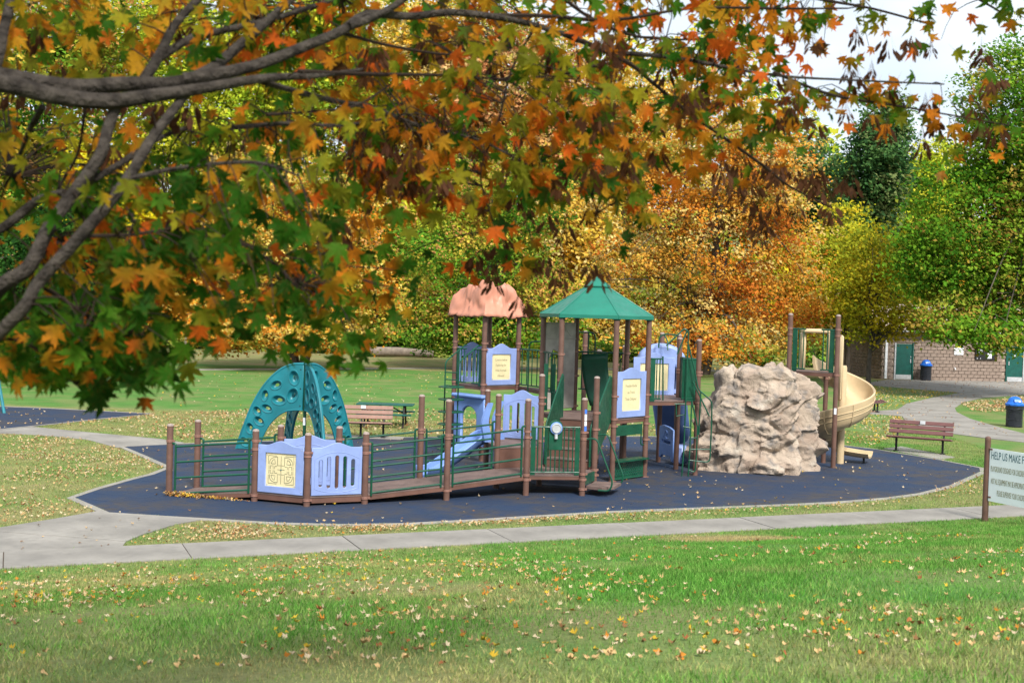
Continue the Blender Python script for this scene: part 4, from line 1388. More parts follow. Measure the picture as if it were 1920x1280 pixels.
# picnic table
pt = G(722, 799)
T = empty('picnic_table', pt, 'dark green picnic table on the grass behind the tan bench', 'table')
def tb(name, c, size, mt, ry=0.0, parent=T):
    return MB().box(pt + V(c), size, Matrix.Rotation(ry, 3, 'Y'), 0.008).build(name, mt, parent)
for i in range(5):
    tb('top_plank', (0, -0.30 + i * 0.15, 0.72), (1.83, 0.14, 0.04), 'door')
for s in (-1, 1):
    for j in range(2):
        tb('seat_plank', (0.02, s * (0.62 + 0.14 * j), 0.44), (1.75, 0.13, 0.04), 'door')
    MB().tube([pt + V((s * 0.62, -0.55, 0)), pt + V((s * 0.62, -0.25, 0.70))], 0.03).build('leg', 'black', T)
    MB().tube([pt + V((s * 0.62, 0.55, 0)), pt + V((s * 0.62, 0.25, 0.70))], 0.03).build('leg', 'black', T)
    MB().tube([pt + V((s * 0.62, -0.75, 0.41)), pt + V((s * 0.62, 0.75, 0.41))], 0.025).build('cross_bar', 'black', T)
    MB().tube([pt + V((s * 0.62, 0, 0.42)), pt + V((s * 0.1, 0, 0.70))], 0.02).build('brace', 'black', T)

# litter bins
def bin_(at, s, label, sticker=False):
    o = empty('trash_can', at, label, 'trash can', 'blue-topped trash cans')
    prof = [(0.29, 0), (0.30, 0.02), (0.295, 0.05), (0.295, 0.27), (0.31, 0.285), (0.295, 0.30), (0.295, 0.56), (0.31, 0.575), (0.295, 0.59), (0.295, 0.84), (0.305, 0.86)]
    MB().lathe([(r_ * s, z * s) for r_, z in prof], 24, at).build('drum', 'drum', o, True)
    ld = MB().lathe([(r_ * s, z * s) for r_, z in [(0.335, 0.80), (0.345, 0.82), (0.335, 0.87), (0.28, 0.90), (0.255, 0.95), (0.22, 1.04), (0.15, 1.11), (0.06, 1.14)]], 24, at).build('dome_lid', 'lid', o, True)
    MB().box(V(at) + V((0, -0.235 * s, 0.985 * s)), (0.26 * s, 0.05 * s, 0.12 * s), Matrix.Rotation(R(-25), 3, 'X'), 0.01).build('flap', 'lid', ld)
    if sticker:
        MB().box(V(at) + V((0.07 * s, -0.272 * s, 0.96 * s)), (0.08, 0.01, 0.05), Matrix.Rotation(R(-25), 3, 'X')).build('sticker', 'white', ld)
        bag = MB()
        vs, fs = [], []
        for i, (r_, z) in enumerate([(0.34, 0.84), (0.315, 0.74), (0.325, 0.66), (0.30, 0.655)]):
            for j in range(40):
                a = 2 * math.pi * j / 40
                rr = (r_ + 0.010 * math.sin(9 * a + i) + 0.006 * math.sin(17 * a)) * s
                vs.append((at[0] + rr * math.cos(a), at[1] + rr * math.sin(a), (z + 0.02 * math.sin(5 * a + i) * (i > 1)) * s))
        for i in range(3):
            for j in range(40):
                fs.append((i * 40 + j, i * 40 + (j + 1) % 40, i * 40 + 40 + (j + 1) % 40, i * 40 + 40 + j))
        bag.add(vs, fs).build('bin_liner', 'drum', o, True)
    return o
bin_(G(1901, 800), 1.02, 'black drum trash can with blue dome lid on the grass by the curved path', True)
bin_(G(1733, 713) + V((0, -.25, .02)), 1.2, 'black drum trash can with blue dome lid against the restroom wall')

# rules sign at the right edge
sp0 = G(1846.5, 977)
SG = empty('rules_sign', sp0, 'white rules sign with dark lettering on brown posts beside the sidewalk', 'sign')
sdir_ = (V((0.40, -0.92, 0))).normalized()
sp1 = sp0 + sdir_ * 2.25
for p in (sp0, sp1):
    z0_ = tz(p.x, p.y)
    MB().lathe([(0.062, -0.3), (0.056, 1.60), (0.06, 1.62), (0.05, 1.66), (0.02, 1.68)], 14, (p.x, p.y, z0_)).build('post', 'post', SG, True)
mws_ = upright(sp0 + sdir_ * 0.07, sp1, 0)
Lb = 2.10
brd = put_m('sign_board', plate('sign_board', [(0, .42), (Lb, .42), (Lb, 1.46), (0, 1.46)], [], 0.025, 0.003), SG, mws_, 'signwhite')
for y in (.50, 1.44):
    MB().box(mws_ @ V((0.0, y, 0.01)), (0.14, 0.035, 0.03), Matrix.Rotation(math.atan2(sdir_.y, sdir_.x), 3, 'Z')).build('bracket', 'skirt', SG)
for s, size, x, y, sx in (('HELP US MAKE F', 0.215, 0.04, 1.32, 0.52), ('PLAYGROUND DESIGNED FOR CHILDREN', 0.155, 0.04, 1.06, 0.29), ('NOT ALL EQUIPMENT MAY BE APPROPRIATE', 0.155, 0.06, .82, 0.27), ('PLEASE SUPERVISE YOUR CHILDREN', 0.155, 0.22, .60, 0.29)):
    text(s, size, brd, mws_ @ Matrix.Translation((x, y, 0.014)), 'signtext' if size > .2 else 'greyink', sx=sx, align='LEFT')

# swing frame on the side playground (only one leg reaches the picture)
sw = G(8, 775)
SW = empty('swing_frame', sw, 'teal metal swing frame leg on the blue surface at the left edge', 'swing frame')
apx = sw + V((-0.75, 0.6, 2.5))
MB().tube([sw, apx], 0.05, 12).build('leg', 'teal', SW)
MB().tube([sw + V((-1.5, 1.2, 0)), apx], 0.05, 12).build('leg', 'teal', SW)
far = V((-3.0, -2.4, 0))
MB().tube([sw + far, apx + far], 0.05, 12).build('leg', 'teal', SW)
MB().tube([sw + far + V((-1.5, 1.2, 0)), apx + far], 0.05, 12).build('leg', 'teal', SW)
MB().tube([apx, apx + far], 0.055, 12).build('top_beam', 'teal', SW)

# ================================================================== RESTROOM BUILDING
b0 = G(1653, 710.5)
b1 = G(1886, 715.5)
bdx = V((b1.x - b0.x, b1.y - b0.y, 0)).normalized()
bny = V((-bdx.y, bdx.x, 0))
BL, BD, BH = 14.5, 7.0, 3.3
BLD = empty('restroom_building', b0, 'tan block restroom building with green doors and shingled roof', 'building')
def bp(x, d=0.0, z=0.0):
    return b0 + bdx * x + bny * d + V((0, 0, z))
bang = math.atan2(bdx.y, bdx.x)
brot = Matrix.Rotation(bang, 3, 'Z')
MB().box(bp(BL / 2, BD / 2 + 0.03, BH / 2), (BL - 0.06, BD, BH), brot).build('wall', 'mortar', BLD)
def bx_at(px):                         # metres along the front at photo pixel px
    d = ray(px, 713)
    a = b0 - CAM
    # solve CAM + d*t on the front plane
    t = a.dot(bny) / d.dot(bny)
    p = CAM + d * t
    return (p - b0).dot(bdx)
D1x0, D1x1 = bx_at(1676), bx_at(1709)
D2x0, D2x1 = bx_at(1885), bx_at(1917)
bw, bh = 0.455, 0.225
blk = MB().box((0, 0, 0), (bw - 0.022, 0.09, bh - 0.022), None, 0.008)
blk_me = []
for i in range(4):
    m_ = MB()
    m_.v = [(v[0] + random.uniform(-.003, .003), v[1] + random.uniform(-.012, .012), v[2]) for v in blk.v]
    m_.f = blk.f
    me = m_.mesh('block')
    me.materials.append(M['block'])
    blk_me.append(me)
rest_b = MB()
cnt_b = 0
rows = int(BH / bh)
for r_ in range(rows):
    for c_ in range(int(BL / bw) + 1):
        x = (c_ + 0.5 + (0.5 if r_ % 2 else 0)) * bw
        if x > BL - bw / 2:
            continue
        z = (r_ + 0.5) * bh
        if any(a - bw / 2 - .02 < x < b + bw / 2 + .02 and z < 2.5 for a, b in ((D1x0, D1x1), (D2x0, D2x1))):
            if any(a - .06 < x < b + .06 for a, b in ((D1x0, D1x1), (D2x0, D2x1))):
                continue
            # cut block beside the door
            for a, b in ((D1x0, D1x1), (D2x0, D2x1)):
                if a - bw / 2 - .02 < x < b + bw / 2 + .02:
                    l0, l1 = (x - bw / 2 + .011, a - .07) if x < a else (b + .07, x + bw / 2 - .011)
                    if l1 - l0 > .04:
                        MB().box(bp((l0 + l1) / 2, 0, z), (l1 - l0, .088, bh - .022), brot, .008).build('block', 'block', BLD)
            continue
        p = bp(x, 0.0, z)
        if r_ < 10 and x < 9.6 and cnt_b < 230:
            o = put('block', random.choice(blk_me), BLD, p)
            o.rotation_euler.z = bang
            cnt_b += 1
        else:
            rest_b.add([brot @ V(v) + p for v in blk.v], blk.f)
for r_ in range(rows):
    for c_ in range(int(BD / bw)):
        d = (c_ + 0.5 + (0.5 if r_ % 2 else 0)) * bw
        p = bp(0.0, d, (r_ + 0.5) * bh)
        rr = Matrix.Rotation(bang + math.pi / 2, 3, 'Z')
        rest_b.add([rr @ V(v) + p for v in blk.v], blk.f)
ro = rest_b.build('block_courses', 'block', BLD)
ro['kind'] = 'stuff'
for x0, x1, hinge in ((D1x0, D1x1, 1), (D2x0, D2x1, -1)):
    wd = x1 - x0
    cx = (x0 + x1) / 2
    d_ = MB().box(bp(cx, -0.02, 1.20), (wd - .14, 0.06, 2.36), brot, .005).build('door', 'door', BLD)
    MB().box(bp(cx, -0.055, 0.18), (wd - .17, 0.015, 0.30), brot).build('kick_plate', 'alum', d_)
    hx = cx + hinge * (wd * .5 - .16)
    MB().box(bp(hx, -0.075, 1.25), (0.07, 0.05, 0.26), brot, .01).build('handle', 'alum', d_)
    MB().box(bp(hx, -0.075, 1.52), (0.05, 0.05, 0.10), brot, .01).build('lock', 'alum', d_)
    for sx_ in (x0 - .0, x1 + .0):
        MB().box(bp(sx_, -0.045, 1.22), (0.10, 0.09, 2.44), brot, .006).build('door_frame', 'alum' if (sx_ == x0) == (hinge == 1) else 'door', d_)
MB().tube([bp(cx - .05, -.06, 1.72), bp(cx - .05, -.06, 1.86)], 0.05, 8).build('restroom_symbol', 'white', d_)
dsx = bx_at(1658.5)
MB().box(bp(dsx, -0.09, BH / 2 + .05), (0.17, 0.12, BH), brot, .02).build('downspout', 'white', BLD)
# notice board, notice, hose tap
nx0, nx1 = bx_at(1825), bx_at(1866)
nb = MB().box(bp((nx0 + nx1) / 2, -0.10, 1.98), (nx1 - nx0, 0.10, 1.05), brot, .02).build('notice_board', 'black', BLD)
nw = nx1 - nx0
MB().box(bp(nx0 + nw * .19, -0.157, 2.05), (nw * .24, 0.012, .30), brot).build('notice_sheet', 'alum', nb)
MB().box(bp(nx0 + nw * .21, -0.166, 2.02), (nw * .15, 0.006, .12), brot).build('notice_sheet', 'white', nb)
MB().box(bp(nx0 + nw * .64, -0.157, 1.80), (nw * .19, 0.012, .50), brot).build('notice_sheet', 'white', nb)
for u in (.08, .23):
    MB().box(bp(nx0 + nw * u, -0.157, 1.54), (.05, 0.012, .05), brot).build('magnet', 'white', nb)
ws0, ws1 = bx_at(1786), bx_at(1803)
ns = MB().box(bp((ws0 + ws1) / 2, -0.075, 2.05), (ws1 - ws0, 0.04, .62), brot, .006).build('wall_notice', 'white', BLD)
MB().box(bp((ws0 + ws1) / 2, -0.099, 2.29), ((ws1 - ws0) * .94, 0.006, .11), brot).build('notice_band', 'yellow', ns)
MB().tube([bp(ws0 + .2, -.099, 2.14), bp(ws0 + .3, -.099, 2.17), bp(ws0 + .38, -.099, 2.08), bp(ws0 + .5, -.099, 2.06), bp(ws0 + .52, -.099, 2.1)], 0.02, 6).build('notice_symbol', 'ink', ns)
for i in range(4):
    MB().box(bp((ws0 + ws1) / 2, -0.098, 1.97 - i * .055), ((ws1 - ws0) * (.7 - .1 * (i % 2)), 0.004, .016), brot).build('notice_line', 'greyink', ns)
MB().tube(fillet([bp(ws0 + .05, -.05, .86), bp(ws0 + .05, -.16, .86), bp(ws0 + .10, -.18, .74)], .03), 0.035).build('hose_tap', 'white', BLD)
# roof: shingled gable along the front, white gutter
ov = 0.5
rz0, rz1 = BH + 0.02, BH + 1.75
def rp(x, d, z):
    return bp(x, d, z)
rf = MB()
rf.add([rp(-ov, -ov, rz0), rp(BL + ov, -ov, rz0), rp(BL + ov, BD / 2, rz1), rp(-ov, BD / 2, rz1), rp(-ov, BD + ov, rz0), rp(BL + ov, BD + ov, rz0)] + [rp(-ov, -ov, rz0 - .12), rp(BL + ov, -ov, rz0 - .12), rp(BL + ov, BD + ov, rz0 - .12), rp(-ov, BD + ov, rz0 - .12)],
       [(0, 1, 2, 3), (3, 2, 5, 4), (6, 9, 8, 7), (0, 6, 7, 1), (5, 8, 9, 4), (0, 3, 4, 9, 6), (1, 7, 8, 5, 2)])
rfo = rf.build('roof', 'shingle', BLD)
crs = MB()
for i in range(16):
    t = i / 16
    a, b = rp(-ov, -ov, rz0).lerp(rp(-ov, BD / 2, rz1), t), rp(BL + ov, -ov, rz0).lerp(rp(BL + ov, BD / 2, rz1), t)
    up_ = V((0, 0, .012))
    d_ = (rp(0, BD / 2, rz1) - rp(0, -ov, rz0)).normalized() * .28
    crs.add([a + up_ * 1.6, b + up_ * 1.6, b + d_ + up_ * .4, a + d_ + up_ * .4, a, b], [(0, 1, 2, 3), (4, 5, 1, 0)])
co_ = crs.build('shingle_course', 'shingle', rfo)
MB().box(rp(BL / 2, -ov - .06, rz0 - .06), (BL + 2 * ov, .11, .12), brot, .01).build('gutter', 'white', rfo)
MB().tube([bp(bx_at(1741), BD * .42, rz1 - .15), bp(bx_at(1741), BD * .42, rz1 + .35)], .09, 10).build('vent_pipe', 'white', rfo)

# ================================================================== TREES
PAL = {
 'gold': [(.70, .47, .08), (.64, .35, .035), (.74, .58, .22), (.58, .40, .05), (.33, .34, .04)],
 'orange': [(.66, .27, .022), (.70, .37, .05), (.58, .20, .02), (.72, .52, .13), (.42, .30, .035), (.24, .27, .035)],
 'maple': [(.26, .30, .04), (.48, .38, .06), (.66, .48, .16), (.66, .36, .06), (.64, .28, .035), (.58, .21, .025), (.50, .15, .025)],
 'greengold': [(.06, .17, .016), (.12, .27, .022), (.19, .31, .03), (.32, .34, .035), (.58, .41, .06), (.62, .32, .10)],
 'yellow': [(.76, .63, .015), (.70, .58, .015), (.55, .52, .02), (.78, .68, .05)],
 'dkgreen': [(.022, .075, .013), (.034, .11, .018), (.055, .15, .022), (.016, .055, .011)],
 'green': [(.05, .15, .012), (.09, .23, .016), (.15, .29, .02), (.21, .33, .028), (.27, .30, .035), (.34, .23, .045)],
 'olive': [(.20, .25, .02), (.34, .36, .024), (.44, .42, .026), (.54, .46, .026), (.62, .46, .026)],
 'pink': [(.28, .29, .05), (.46, .36, .08), (.66, .46, .19), (.68, .33, .14), (.62, .26, .12)],
 'lime': [(.20, .31, .025), (.34, .43, .026), (.47, .50, .034), (.60, .58, .05)],
 'ever': [(.035, .09, .03), (.055, .14, .04), (.09, .18, .05), (.16, .20, .07)],
 'bush': [(.06, .16, .018), (.12, .26, .028), (.23, .36, .045), (.38, .40, .09)],
}
def leaf_quads(pos, size, cols, up=0.35):
    n = len(pos)
    nr = rng.normal(size=(n, 3))
    nr += np.array(sdir) * 1.7
    nr[:, 2] += up
    nr /= np.linalg.norm(nr, axis=1)[:, None]
    t = np.cross(nr, rng.normal(size=(n, 3)))
    t /= np.linalg.norm(t, axis=1)[:, None]
    b = np.cross(nr, t)
    s = (size * rng.uniform(0.6, 1.35, n))[:, None]
    droop = nr * s * 0.18
    v = np.empty((n, 4, 3))
    v[:, 0] = pos - t * s * 0.5 - droop
    v[:, 1] = pos + b * s * 0.36
    v[:, 2] = pos + t * s * 0.55 - droop
    v[:, 3] = pos - b * s * 0.36
    return v.reshape(-1, 3), np.arange(n * 4).reshape(-1, 4), np.repeat(cols, 4, axis=0)
def crown_leaves(ells, n, size, pal, cl=26, spread=0.5):
    vol = np.array([e[1][0] * e[1][1] * e[1][2] for e in ells])
    vol = vol ** 0.75
    vol /= vol.sum()
    P_, C_ = [], []
    pal = np.array(PAL[pal])
    for (c, r_), share in zip(ells, vol):
        k = max(3, int(n * share / cl))
        u = rng.normal(size=(k, 3))
        u /= np.linalg.norm(u, axis=1)[:, None]
        rad = rng.uniform(0.18, 1.0, k) ** 0.55 * rng.uniform(0.86, 1.08, k)
        cc = np.array(c) + u * rad[:, None] * np.array(r_)
        ci = rng.integers(0, len(pal), k)
        big = np.array([noise.noise(V(q) * 0.3 + V((c[0], 0, 3))) for q in cc])
        ci = np.clip(((big + 0.62) / 1.24 * len(pal) + rng.normal(0, 1.0, k)), 0, len(pal) - 0.01).astype(int)
        pos = np.repeat(cc, cl, 0) + rng.normal(size=(k * cl, 3)) * spread * np.array([1, 1, 0.55])
        col = pal[np.repeat(ci, cl)]
        swap = rng.random(k * cl) < 0.14
        col[swap] = pal[rng.integers(0, len(pal), swap.sum())]
        col = col * rng.uniform(0.84, 1.14, (k * cl, 1)) * np.repeat(rng.uniform(.80, 1.16, (k, 1)), cl, 0)
        P_.append(pos)
        C_.append(col)
    return np.concatenate(P_), np.clip(np.concatenate(C_), 0.004, 0.8)
def tree(name, label, base_px, Y, ell_px, n, size, pal, trunk_r=0.25, stems=1, group=None, base=None, bare=0, limbs=14, spread=0.42, dy=None):
    """a tree at depth Y: crown lobes given by where they stand, in photo pixels at that depth"""
    g = W(base_px, 640, Y) if base is None else V(base)
    at = V((g.x, Y, tz(g.x, Y)))
    o = empty(name, at, label, 'tree', group)
    ells = []
    for e in ell_px:
        x, y, rx, ry = e[:4]
        dd = e[4] if len(e) > 4 else 0.0
        c = W(x, y, Y + dd)
        k = (Y + dd) / F_PX
        ells.append(((c.x, c.y, c.z), (rx * k, max(rx, ry) * k * 0.8, ry * k)))
    pos, col = crown_leaves(ells, n, size, pal, spread=spread)
    ok = pos[:, 2] > at.z + 0.35
    pos, col = pos[ok], col[ok]
    v, f, c = leaf_quads(pos, size, col)
    cr_ = put('crown', np_mesh('crown', v - np.array(at), f, c), o, at, 'foliage')
    mb = MB()
    top = max(e[0][2] + e[1][2] * 0.35 for e in ells)
    cx = np.mean([e[0][0] for e in ells]) * 0.6 + at.x * 0.4
    lead = None
    for s in range(stems):
        a = 2 * math.pi * s / max(1, stems) + 0.7
        sp = 0.0 if stems == 1 else 0.9
        p0 = at + V((math.cos(a) * 0.25 * (stems > 1), math.sin(a) * 0.2 * (stems > 1), -0.2))
        p1 = at + V((math.cos(a) * sp * 0.8, math.sin(a) * sp * 0.6, 1.6))
        p2 = V((at.x * 0.6 + cx * 0.4 + math.cos(a) * sp * 1.8, at.y + math.sin(a) * sp, at.z + (top - at.z) * 0.5))
        p3 = V((cx + math.cos(a) * sp * 2.2, at.y + math.sin(a) * sp, top))
        mb.tube([p0, p1, p2, p3], [trunk_r * 1.25, trunk_r, trunk_r * 0.6, trunk_r * 0.12], 8, smooth=5)
        lead = (p1, p2, p3)
    mb.build('trunk', 'barkfar', o, True)
    lm = MB()
    for i in range(limbs + bare):
        e = random.choice(ells)
        q = V(e[0]) + V((random.uniform(-1, 1) * e[1][0], random.uniform(-1, .6) * e[1][1], random.uniform(-.7, .7) * e[1][2])) * 0.85
        t = random.uniform(0.1, 0.9)
        s_ = lead[0].lerp(lead[1], t) if t < .6 else lead[1].lerp(lead[2], t - .5)
        mid = s_.lerp(q, 0.5) + V((0, 0, 0.12 * (q - s_).length * (1 if q.z > s_.z else 1.5)))
        lm.tube([s_, mid, q], [trunk_r * 0.42, trunk_r * 0.22, 0.015], 5, smooth=4)
        if i < bare or i % 3 == 0:
            for k in range(3):
                a2 = s_.lerp(q, random.uniform(.4, .9))
                lm.tube([a2, a2 + V((random.uniform(-1, 1), random.uniform(-1, .2), random.uniform(-.2, .9))) * 1.3], [trunk_r * 0.12, 0.008], 4)
    lm.build('limbs', 'barkfar', o, True)
    return o
WG = 'trees of the wood behind the lawn'
tree('maple_tree', 'big orange and gold maple on the lawn behind the boulder', 1318, 78.8, [(1350, 460, 215, 200), (1290, 300, 190, 170), (1450, 570, 140, 100), (1215, 540, 130, 120), (1420, 330, 120, 130), (1340, 640, 200, 45, -3)], 58000, 0.21, 'maple', 0.28, 3, limbs=26)
tree('maple_tree', 'spreading multi-stemmed orange maple behind the teal climber', 562, 70.3, [(545, 500, 185, 140), (430, 610, 100, 62), (660, 570, 110, 95), (600, 390, 140, 110), (520, 620, 160, 40, -2)], 34000, 0.20, 'orange', 0.20, 4, limbs=22)
tree('mixed_tree', 'green and gold tree rising behind the terracotta roof', 915, 76.0, [(905, 500, 150, 150), (820, 590, 90, 75), (1010, 580, 110, 90), (950, 360, 130, 130), (900, 630, 130, 40)], 38000, 0.205, 'greengold', 0.24, limbs=24)
tree('yellow_tree', 'bright yellow tree showing through the branches at left', 200, 88.0, [(190, 345, 95, 100), (230, 420, 80, 60), (120, 430, 60, 70)], 9000, 0.28, 'yellow', 0.2)
tree('shade_tree', 'dense dark green tree at the left edge of the lawn', 40, 55.0, [(60, 520, 170, 130), (20, 640, 140, 100), (170, 610, 90, 75), (120, 440, 130, 90), (10, 720, 60, 45)], 24000, 0.20, 'dkgreen', 0.28, limbs=18)
tree('shade_tree', 'large green tree overhanging the restroom building at right', 2010, 63.0, [(1840, 430, 150, 150), (1900, 230, 110, 180), (1790, 560, 95, 70), (1870, 600, 100, 38), (1960, 520, 130, 110), (1730, 480, 60, 90), (2000, 300, 160, 220), (1830, 622, 95, 30, -2), (1765, 606, 55, 38, -2), (1895, 640, 60, 24, -2)], 66000, 0.21, 'green', 0.2, limbs=7)
tree('young_tree', 'small olive tree with a forked trunk in front of the restroom building', 1631, 71.8, [(1650, 570, 100, 70), (1625, 500, 80, 90), (1700, 600, 60, 36)], 10500, 0.21, 'olive', 0.13, bare=24, limbs=12, spread=0.42)
tree('young_tree', 'thin yellowing tree between the spiral slide and the restroom', 1590, 81.0, [(1570, 560, 62, 85), (1580, 440, 55, 70)], 7000, 0.24, 'olive', 0.17, limbs=10)
for (px_, Y_, es, n_, pal_, lab) in (
    (1640, 112, [(1640, 330, 62, 110), (1660, 240, 45, 70), (1610, 420, 70, 60)], 9000, 'ever', 'dark evergreen rising between the orange maple and the right hand tree'),
    (960, 108, [(960, 160, 140, 150), (1050, 260, 110, 110), (880, 300, 90, 90)], 12000, 'pink', 'pinkish orange tree high above the green roof'),
    (570, 112, [(560, 90, 150, 150), (640, 190, 120, 120), (500, 240, 110, 120)], 12000, 'lime', 'lime green tree at top left above the thick limb'),
    (330, 115, [(330, 180, 150, 190), (400, 330, 110, 110), (250, 60, 130, 120)], 12000, 'lime', 'tall yellow green tree behind the crossing branches at left'),
    (60, 105, [(60, 180, 170, 200), (10, 330, 110, 130), (150, 60, 120, 120)], 12000, 'greengold', 'tall green and gold tree behind the upper left corner of branches'),
    (760, 114, [(760, 190, 140, 180), (720, 360, 120, 110), (810, 60, 110, 90)], 12000, 'gold', 'golden tree high between the lime tree and the pinkish tree'),
    (1180, 118, [(1180, 250, 130, 140), (1110, 360, 110, 110)], 10000, 'gold', 'golden tree beyond the left side of the big orange maple'),
    (1480, 122, [(1470, 350, 120, 130), (1520, 440, 90, 110)], 10000, 'ever', 'dull green tree beyond the right side of the big orange maple'),
    (1730, 118, [(1730, 420, 90, 130), (1690, 520, 80, 90), (1760, 330, 60, 80)], 9000, 'lime', 'pale yellow green tree beyond the restroom roof'),
    (700, 98, [(700, 500, 110, 120), (640, 430, 90, 110), (760, 600, 90, 50)], 9000, 'greengold', 'green and gold tree between the climber maple and the terracotta roof'),
    (330, 97, [(320, 500, 110, 110), (390, 590, 90, 55), (260, 590, 90, 60)], 9000, 'orange', 'orange tree low behind the hanging green leaves at left'),
    (1090, 100, [(1080, 470, 100, 130), (1130, 600, 90, 55)], 9000, 'gold', 'golden tree directly behind the green roof'),
    (480, 104, [(470, 400, 110, 130)], 6500, 'gold', 'golden tree beyond the climber maple, left of its crown'),
    (860, 104, [(860, 430, 100, 120)], 6500, 'lime', 'yellow green tree beyond the terracotta roof'),
    (1560, 104, [(1545, 590, 90, 70), (1510, 520, 80, 90)], 6500, 'olive', 'olive tree low behind the spiral slide'),
    (140, 102, [(120, 560, 120, 110), (60, 640, 100, 40)], 7500, 'dkgreen', 'dark understorey tree at the left end of the wood')):
    tree('wood_tree', lab, px_, Y_, es, int(n_ * 2.1), 0.39, pal_, 0.26, group=WG, limbs=10, spread=0.6)

# the hillside wood beyond: one unbroken mass
NF = 88000
pxs = rng.uniform(-900, 2700, NF)
top = np.interp(pxs, [-900, 960, 1010, 1100, 1270, 1330, 1450, 1600, 1850, 2700], [-90, -90, 60, 70, 70, -20, 120, 300, 330, 150])
pys = top + (660 - top) * rng.random(NF) ** 0.9
dep = rng.uniform(136, 168, NF)
P3 = np.array([W(a, b, d)[:] for a, b, d in zip(pxs, pys, dep)])
P3 += 1.2 * np.stack([vnoise(P3[:, 0] * .2, P3[:, 2] * .2), vnoise(P3[:, 0] * .25 + 30, P3[:, 2] * .25), vnoise(P3[:, 0] * .3 + 60, P3[:, 2] * .3)], 1)
okk = P3[:, 2] > hill(P3[:, 0], P3[:, 1]) + .3
P3 = P3[okk]
fp_ = np.array(PAL['gold'] + PAL['lime'] + PAL['greengold'] + PAL['pink'])
ci = ((vnoise(P3[:, 0] * .13, P3[:, 2] * .10) + 1) / 2 * len(fp_) * 1.2 - 1.5 + rng.normal(0, 1.6, len(P3))).clip(0, len(fp_) - 1).astype(int)
v, f, c = leaf_quads(P3, 0.85, fp_[ci] * rng.uniform(.7, 1.15, (len(P3), 1)))
fw_ = put('far_wood', np_mesh('far_wood', v, f, c), None, (0, 0, 0), 'foliage')
tag(fw_, 'autumn wood covering the hillside far behind the playground', 'wood', None, 'stuff')

# shrubs along the edge of the wood
bl_ = ['at the far left end', 'left of the climber maple', 'just left of the climber maple trunks', 'right of the climber maple trunks', 'above the fallen log', 'right of the fallen log', 'behind the terracotta roof posts', 'behind the green roof posts', 'right of the green roof', 'left of the boulder', 'behind the boulder', 'behind the spiral slide']
for i, px_ in enumerate((180, 330, 440, 590, 720, 820, 930, 1040, 1160, 1270, 1400, 1540)):
    Y_ = 94 + (i * 37 % 5)
    g = W(px_, 640, Y_)
    at = V((g.x, Y_, tz(g.x, Y_)))
    o = empty('shrub', at, 'leafy green shrub on the wood edge ' + bl_[i], 'shrub', 'shrubs along the wood edge')
    hh = random.uniform(1.0, 1.5)
    pos, col = crown_leaves([((at.x, at.y, at.z + hh * .8), (2.9, 1.4, hh)), ((at.x + 1.6, at.y + .5, at.z + hh * .6), (1.5, 1.1, hh * .7))], 2600, 0.3, 'bush', spread=.3)
    pos[:, 2] = np.maximum(pos[:, 2], at.z + .05)
    v, f, c = leaf_quads(pos, 0.24, col)
    put('foliage', np_mesh('foliage', v - np.array(at), f, c), o, at, 'foliage')
    mb = MB()
    for k in range(6):
        mb.tube([at, at + V((random.uniform(-2, 2), random.uniform(-.6, .6), hh * 1.3))], [.04, .01], 5)
    mb.build('stems', 'barkfar', o)
# fallen log
la_, lb_ = W(676, 665, 91), W(812, 661, 91)
lgz = 0.0
mb = MB()
mb.tube([V((la_.x, 91, .35)), V(((la_.x + lb_.x) / 2, 91.2, .42)), V((lb_.x, 91.4, .30))], [.38, .36, .26], 12, smooth=5)
lg = mb.build('fallen_log', 'log', None, True)
tag(lg, 'grey weathered log lying along the wood edge', 'log')
MB().lathe([(.09, 0), (.08, 1.9), (.02, 2.0)], 8, W(347, 676, 84).xy.to_3d()).build('grey_stump', 'log').__setitem__('label', 'slim pale grey stub of trunk at the wood edge left of the climber')
bpy.data.objects['grey_stump']['category'] = 'stump'
# ================================================================== FOREGROUND MAPLE
half = [(0, 1.0), (8, .66), (15, .72), (22, .40), (36, .66), (46, .97), (55, .66), (67, .62), (77, .36), (96, .58), (110, .72), (116, .46), (140, .36), (163, .30)]
HALF_LO = [(0, 1.0), (20, .40), (46, .95), (76, .36), (108, .68), (150, .30)]
def leaf_shape(hl, curl, fold, wave, stem=True):
    pts = [(math.sin(R(a)) * r_, math.cos(R(a)) * r_) for a, r_ in hl] + [(0, -.22)] + [(-math.sin(R(a)) * r_, math.cos(R(a)) * r_) for a, r_ in hl[::-1][:-1]]
    pts = [(0.0, 0.0)] + pts
    vs = []
    for k, (x, y) in enumerate(pts):
        r2 = x * x + y * y
        vs.append((x * 0.62, y * 0.62 + 0.14, -curl * r2 + fold * abs(x) + wave * math.sin(5 * x + 3 * y + k)))
    n = len(pts) - 1
    fs = [(0, 1 + i, 1 + (i + 1) % n) for i in range(n)]
    if stem:
        k = len(vs)
        vs += [(-.010, .0, 0), (.010, .0, 0), (.06, -.55, .06)]
        fs.append((k, k + 1, k + 2))
    return np.array(vs), np.array(fs)
SHAPES = [leaf_shape(half, c_, f_, w_) for c_, f_, w_ in ((.25, .12, .03), (.45, -.12, .05), (.15, .34, .03), (.55, .22, .07), (-.2, .3, .05))]
SHAPES_LO = [leaf_shape(HALF_LO, c_, f_, w_, False) for c_, f_, w_ in ((-.35, .1, .06), (-.55, .25, .08), (.25, .1, .06), (-.2, .4, .1))]
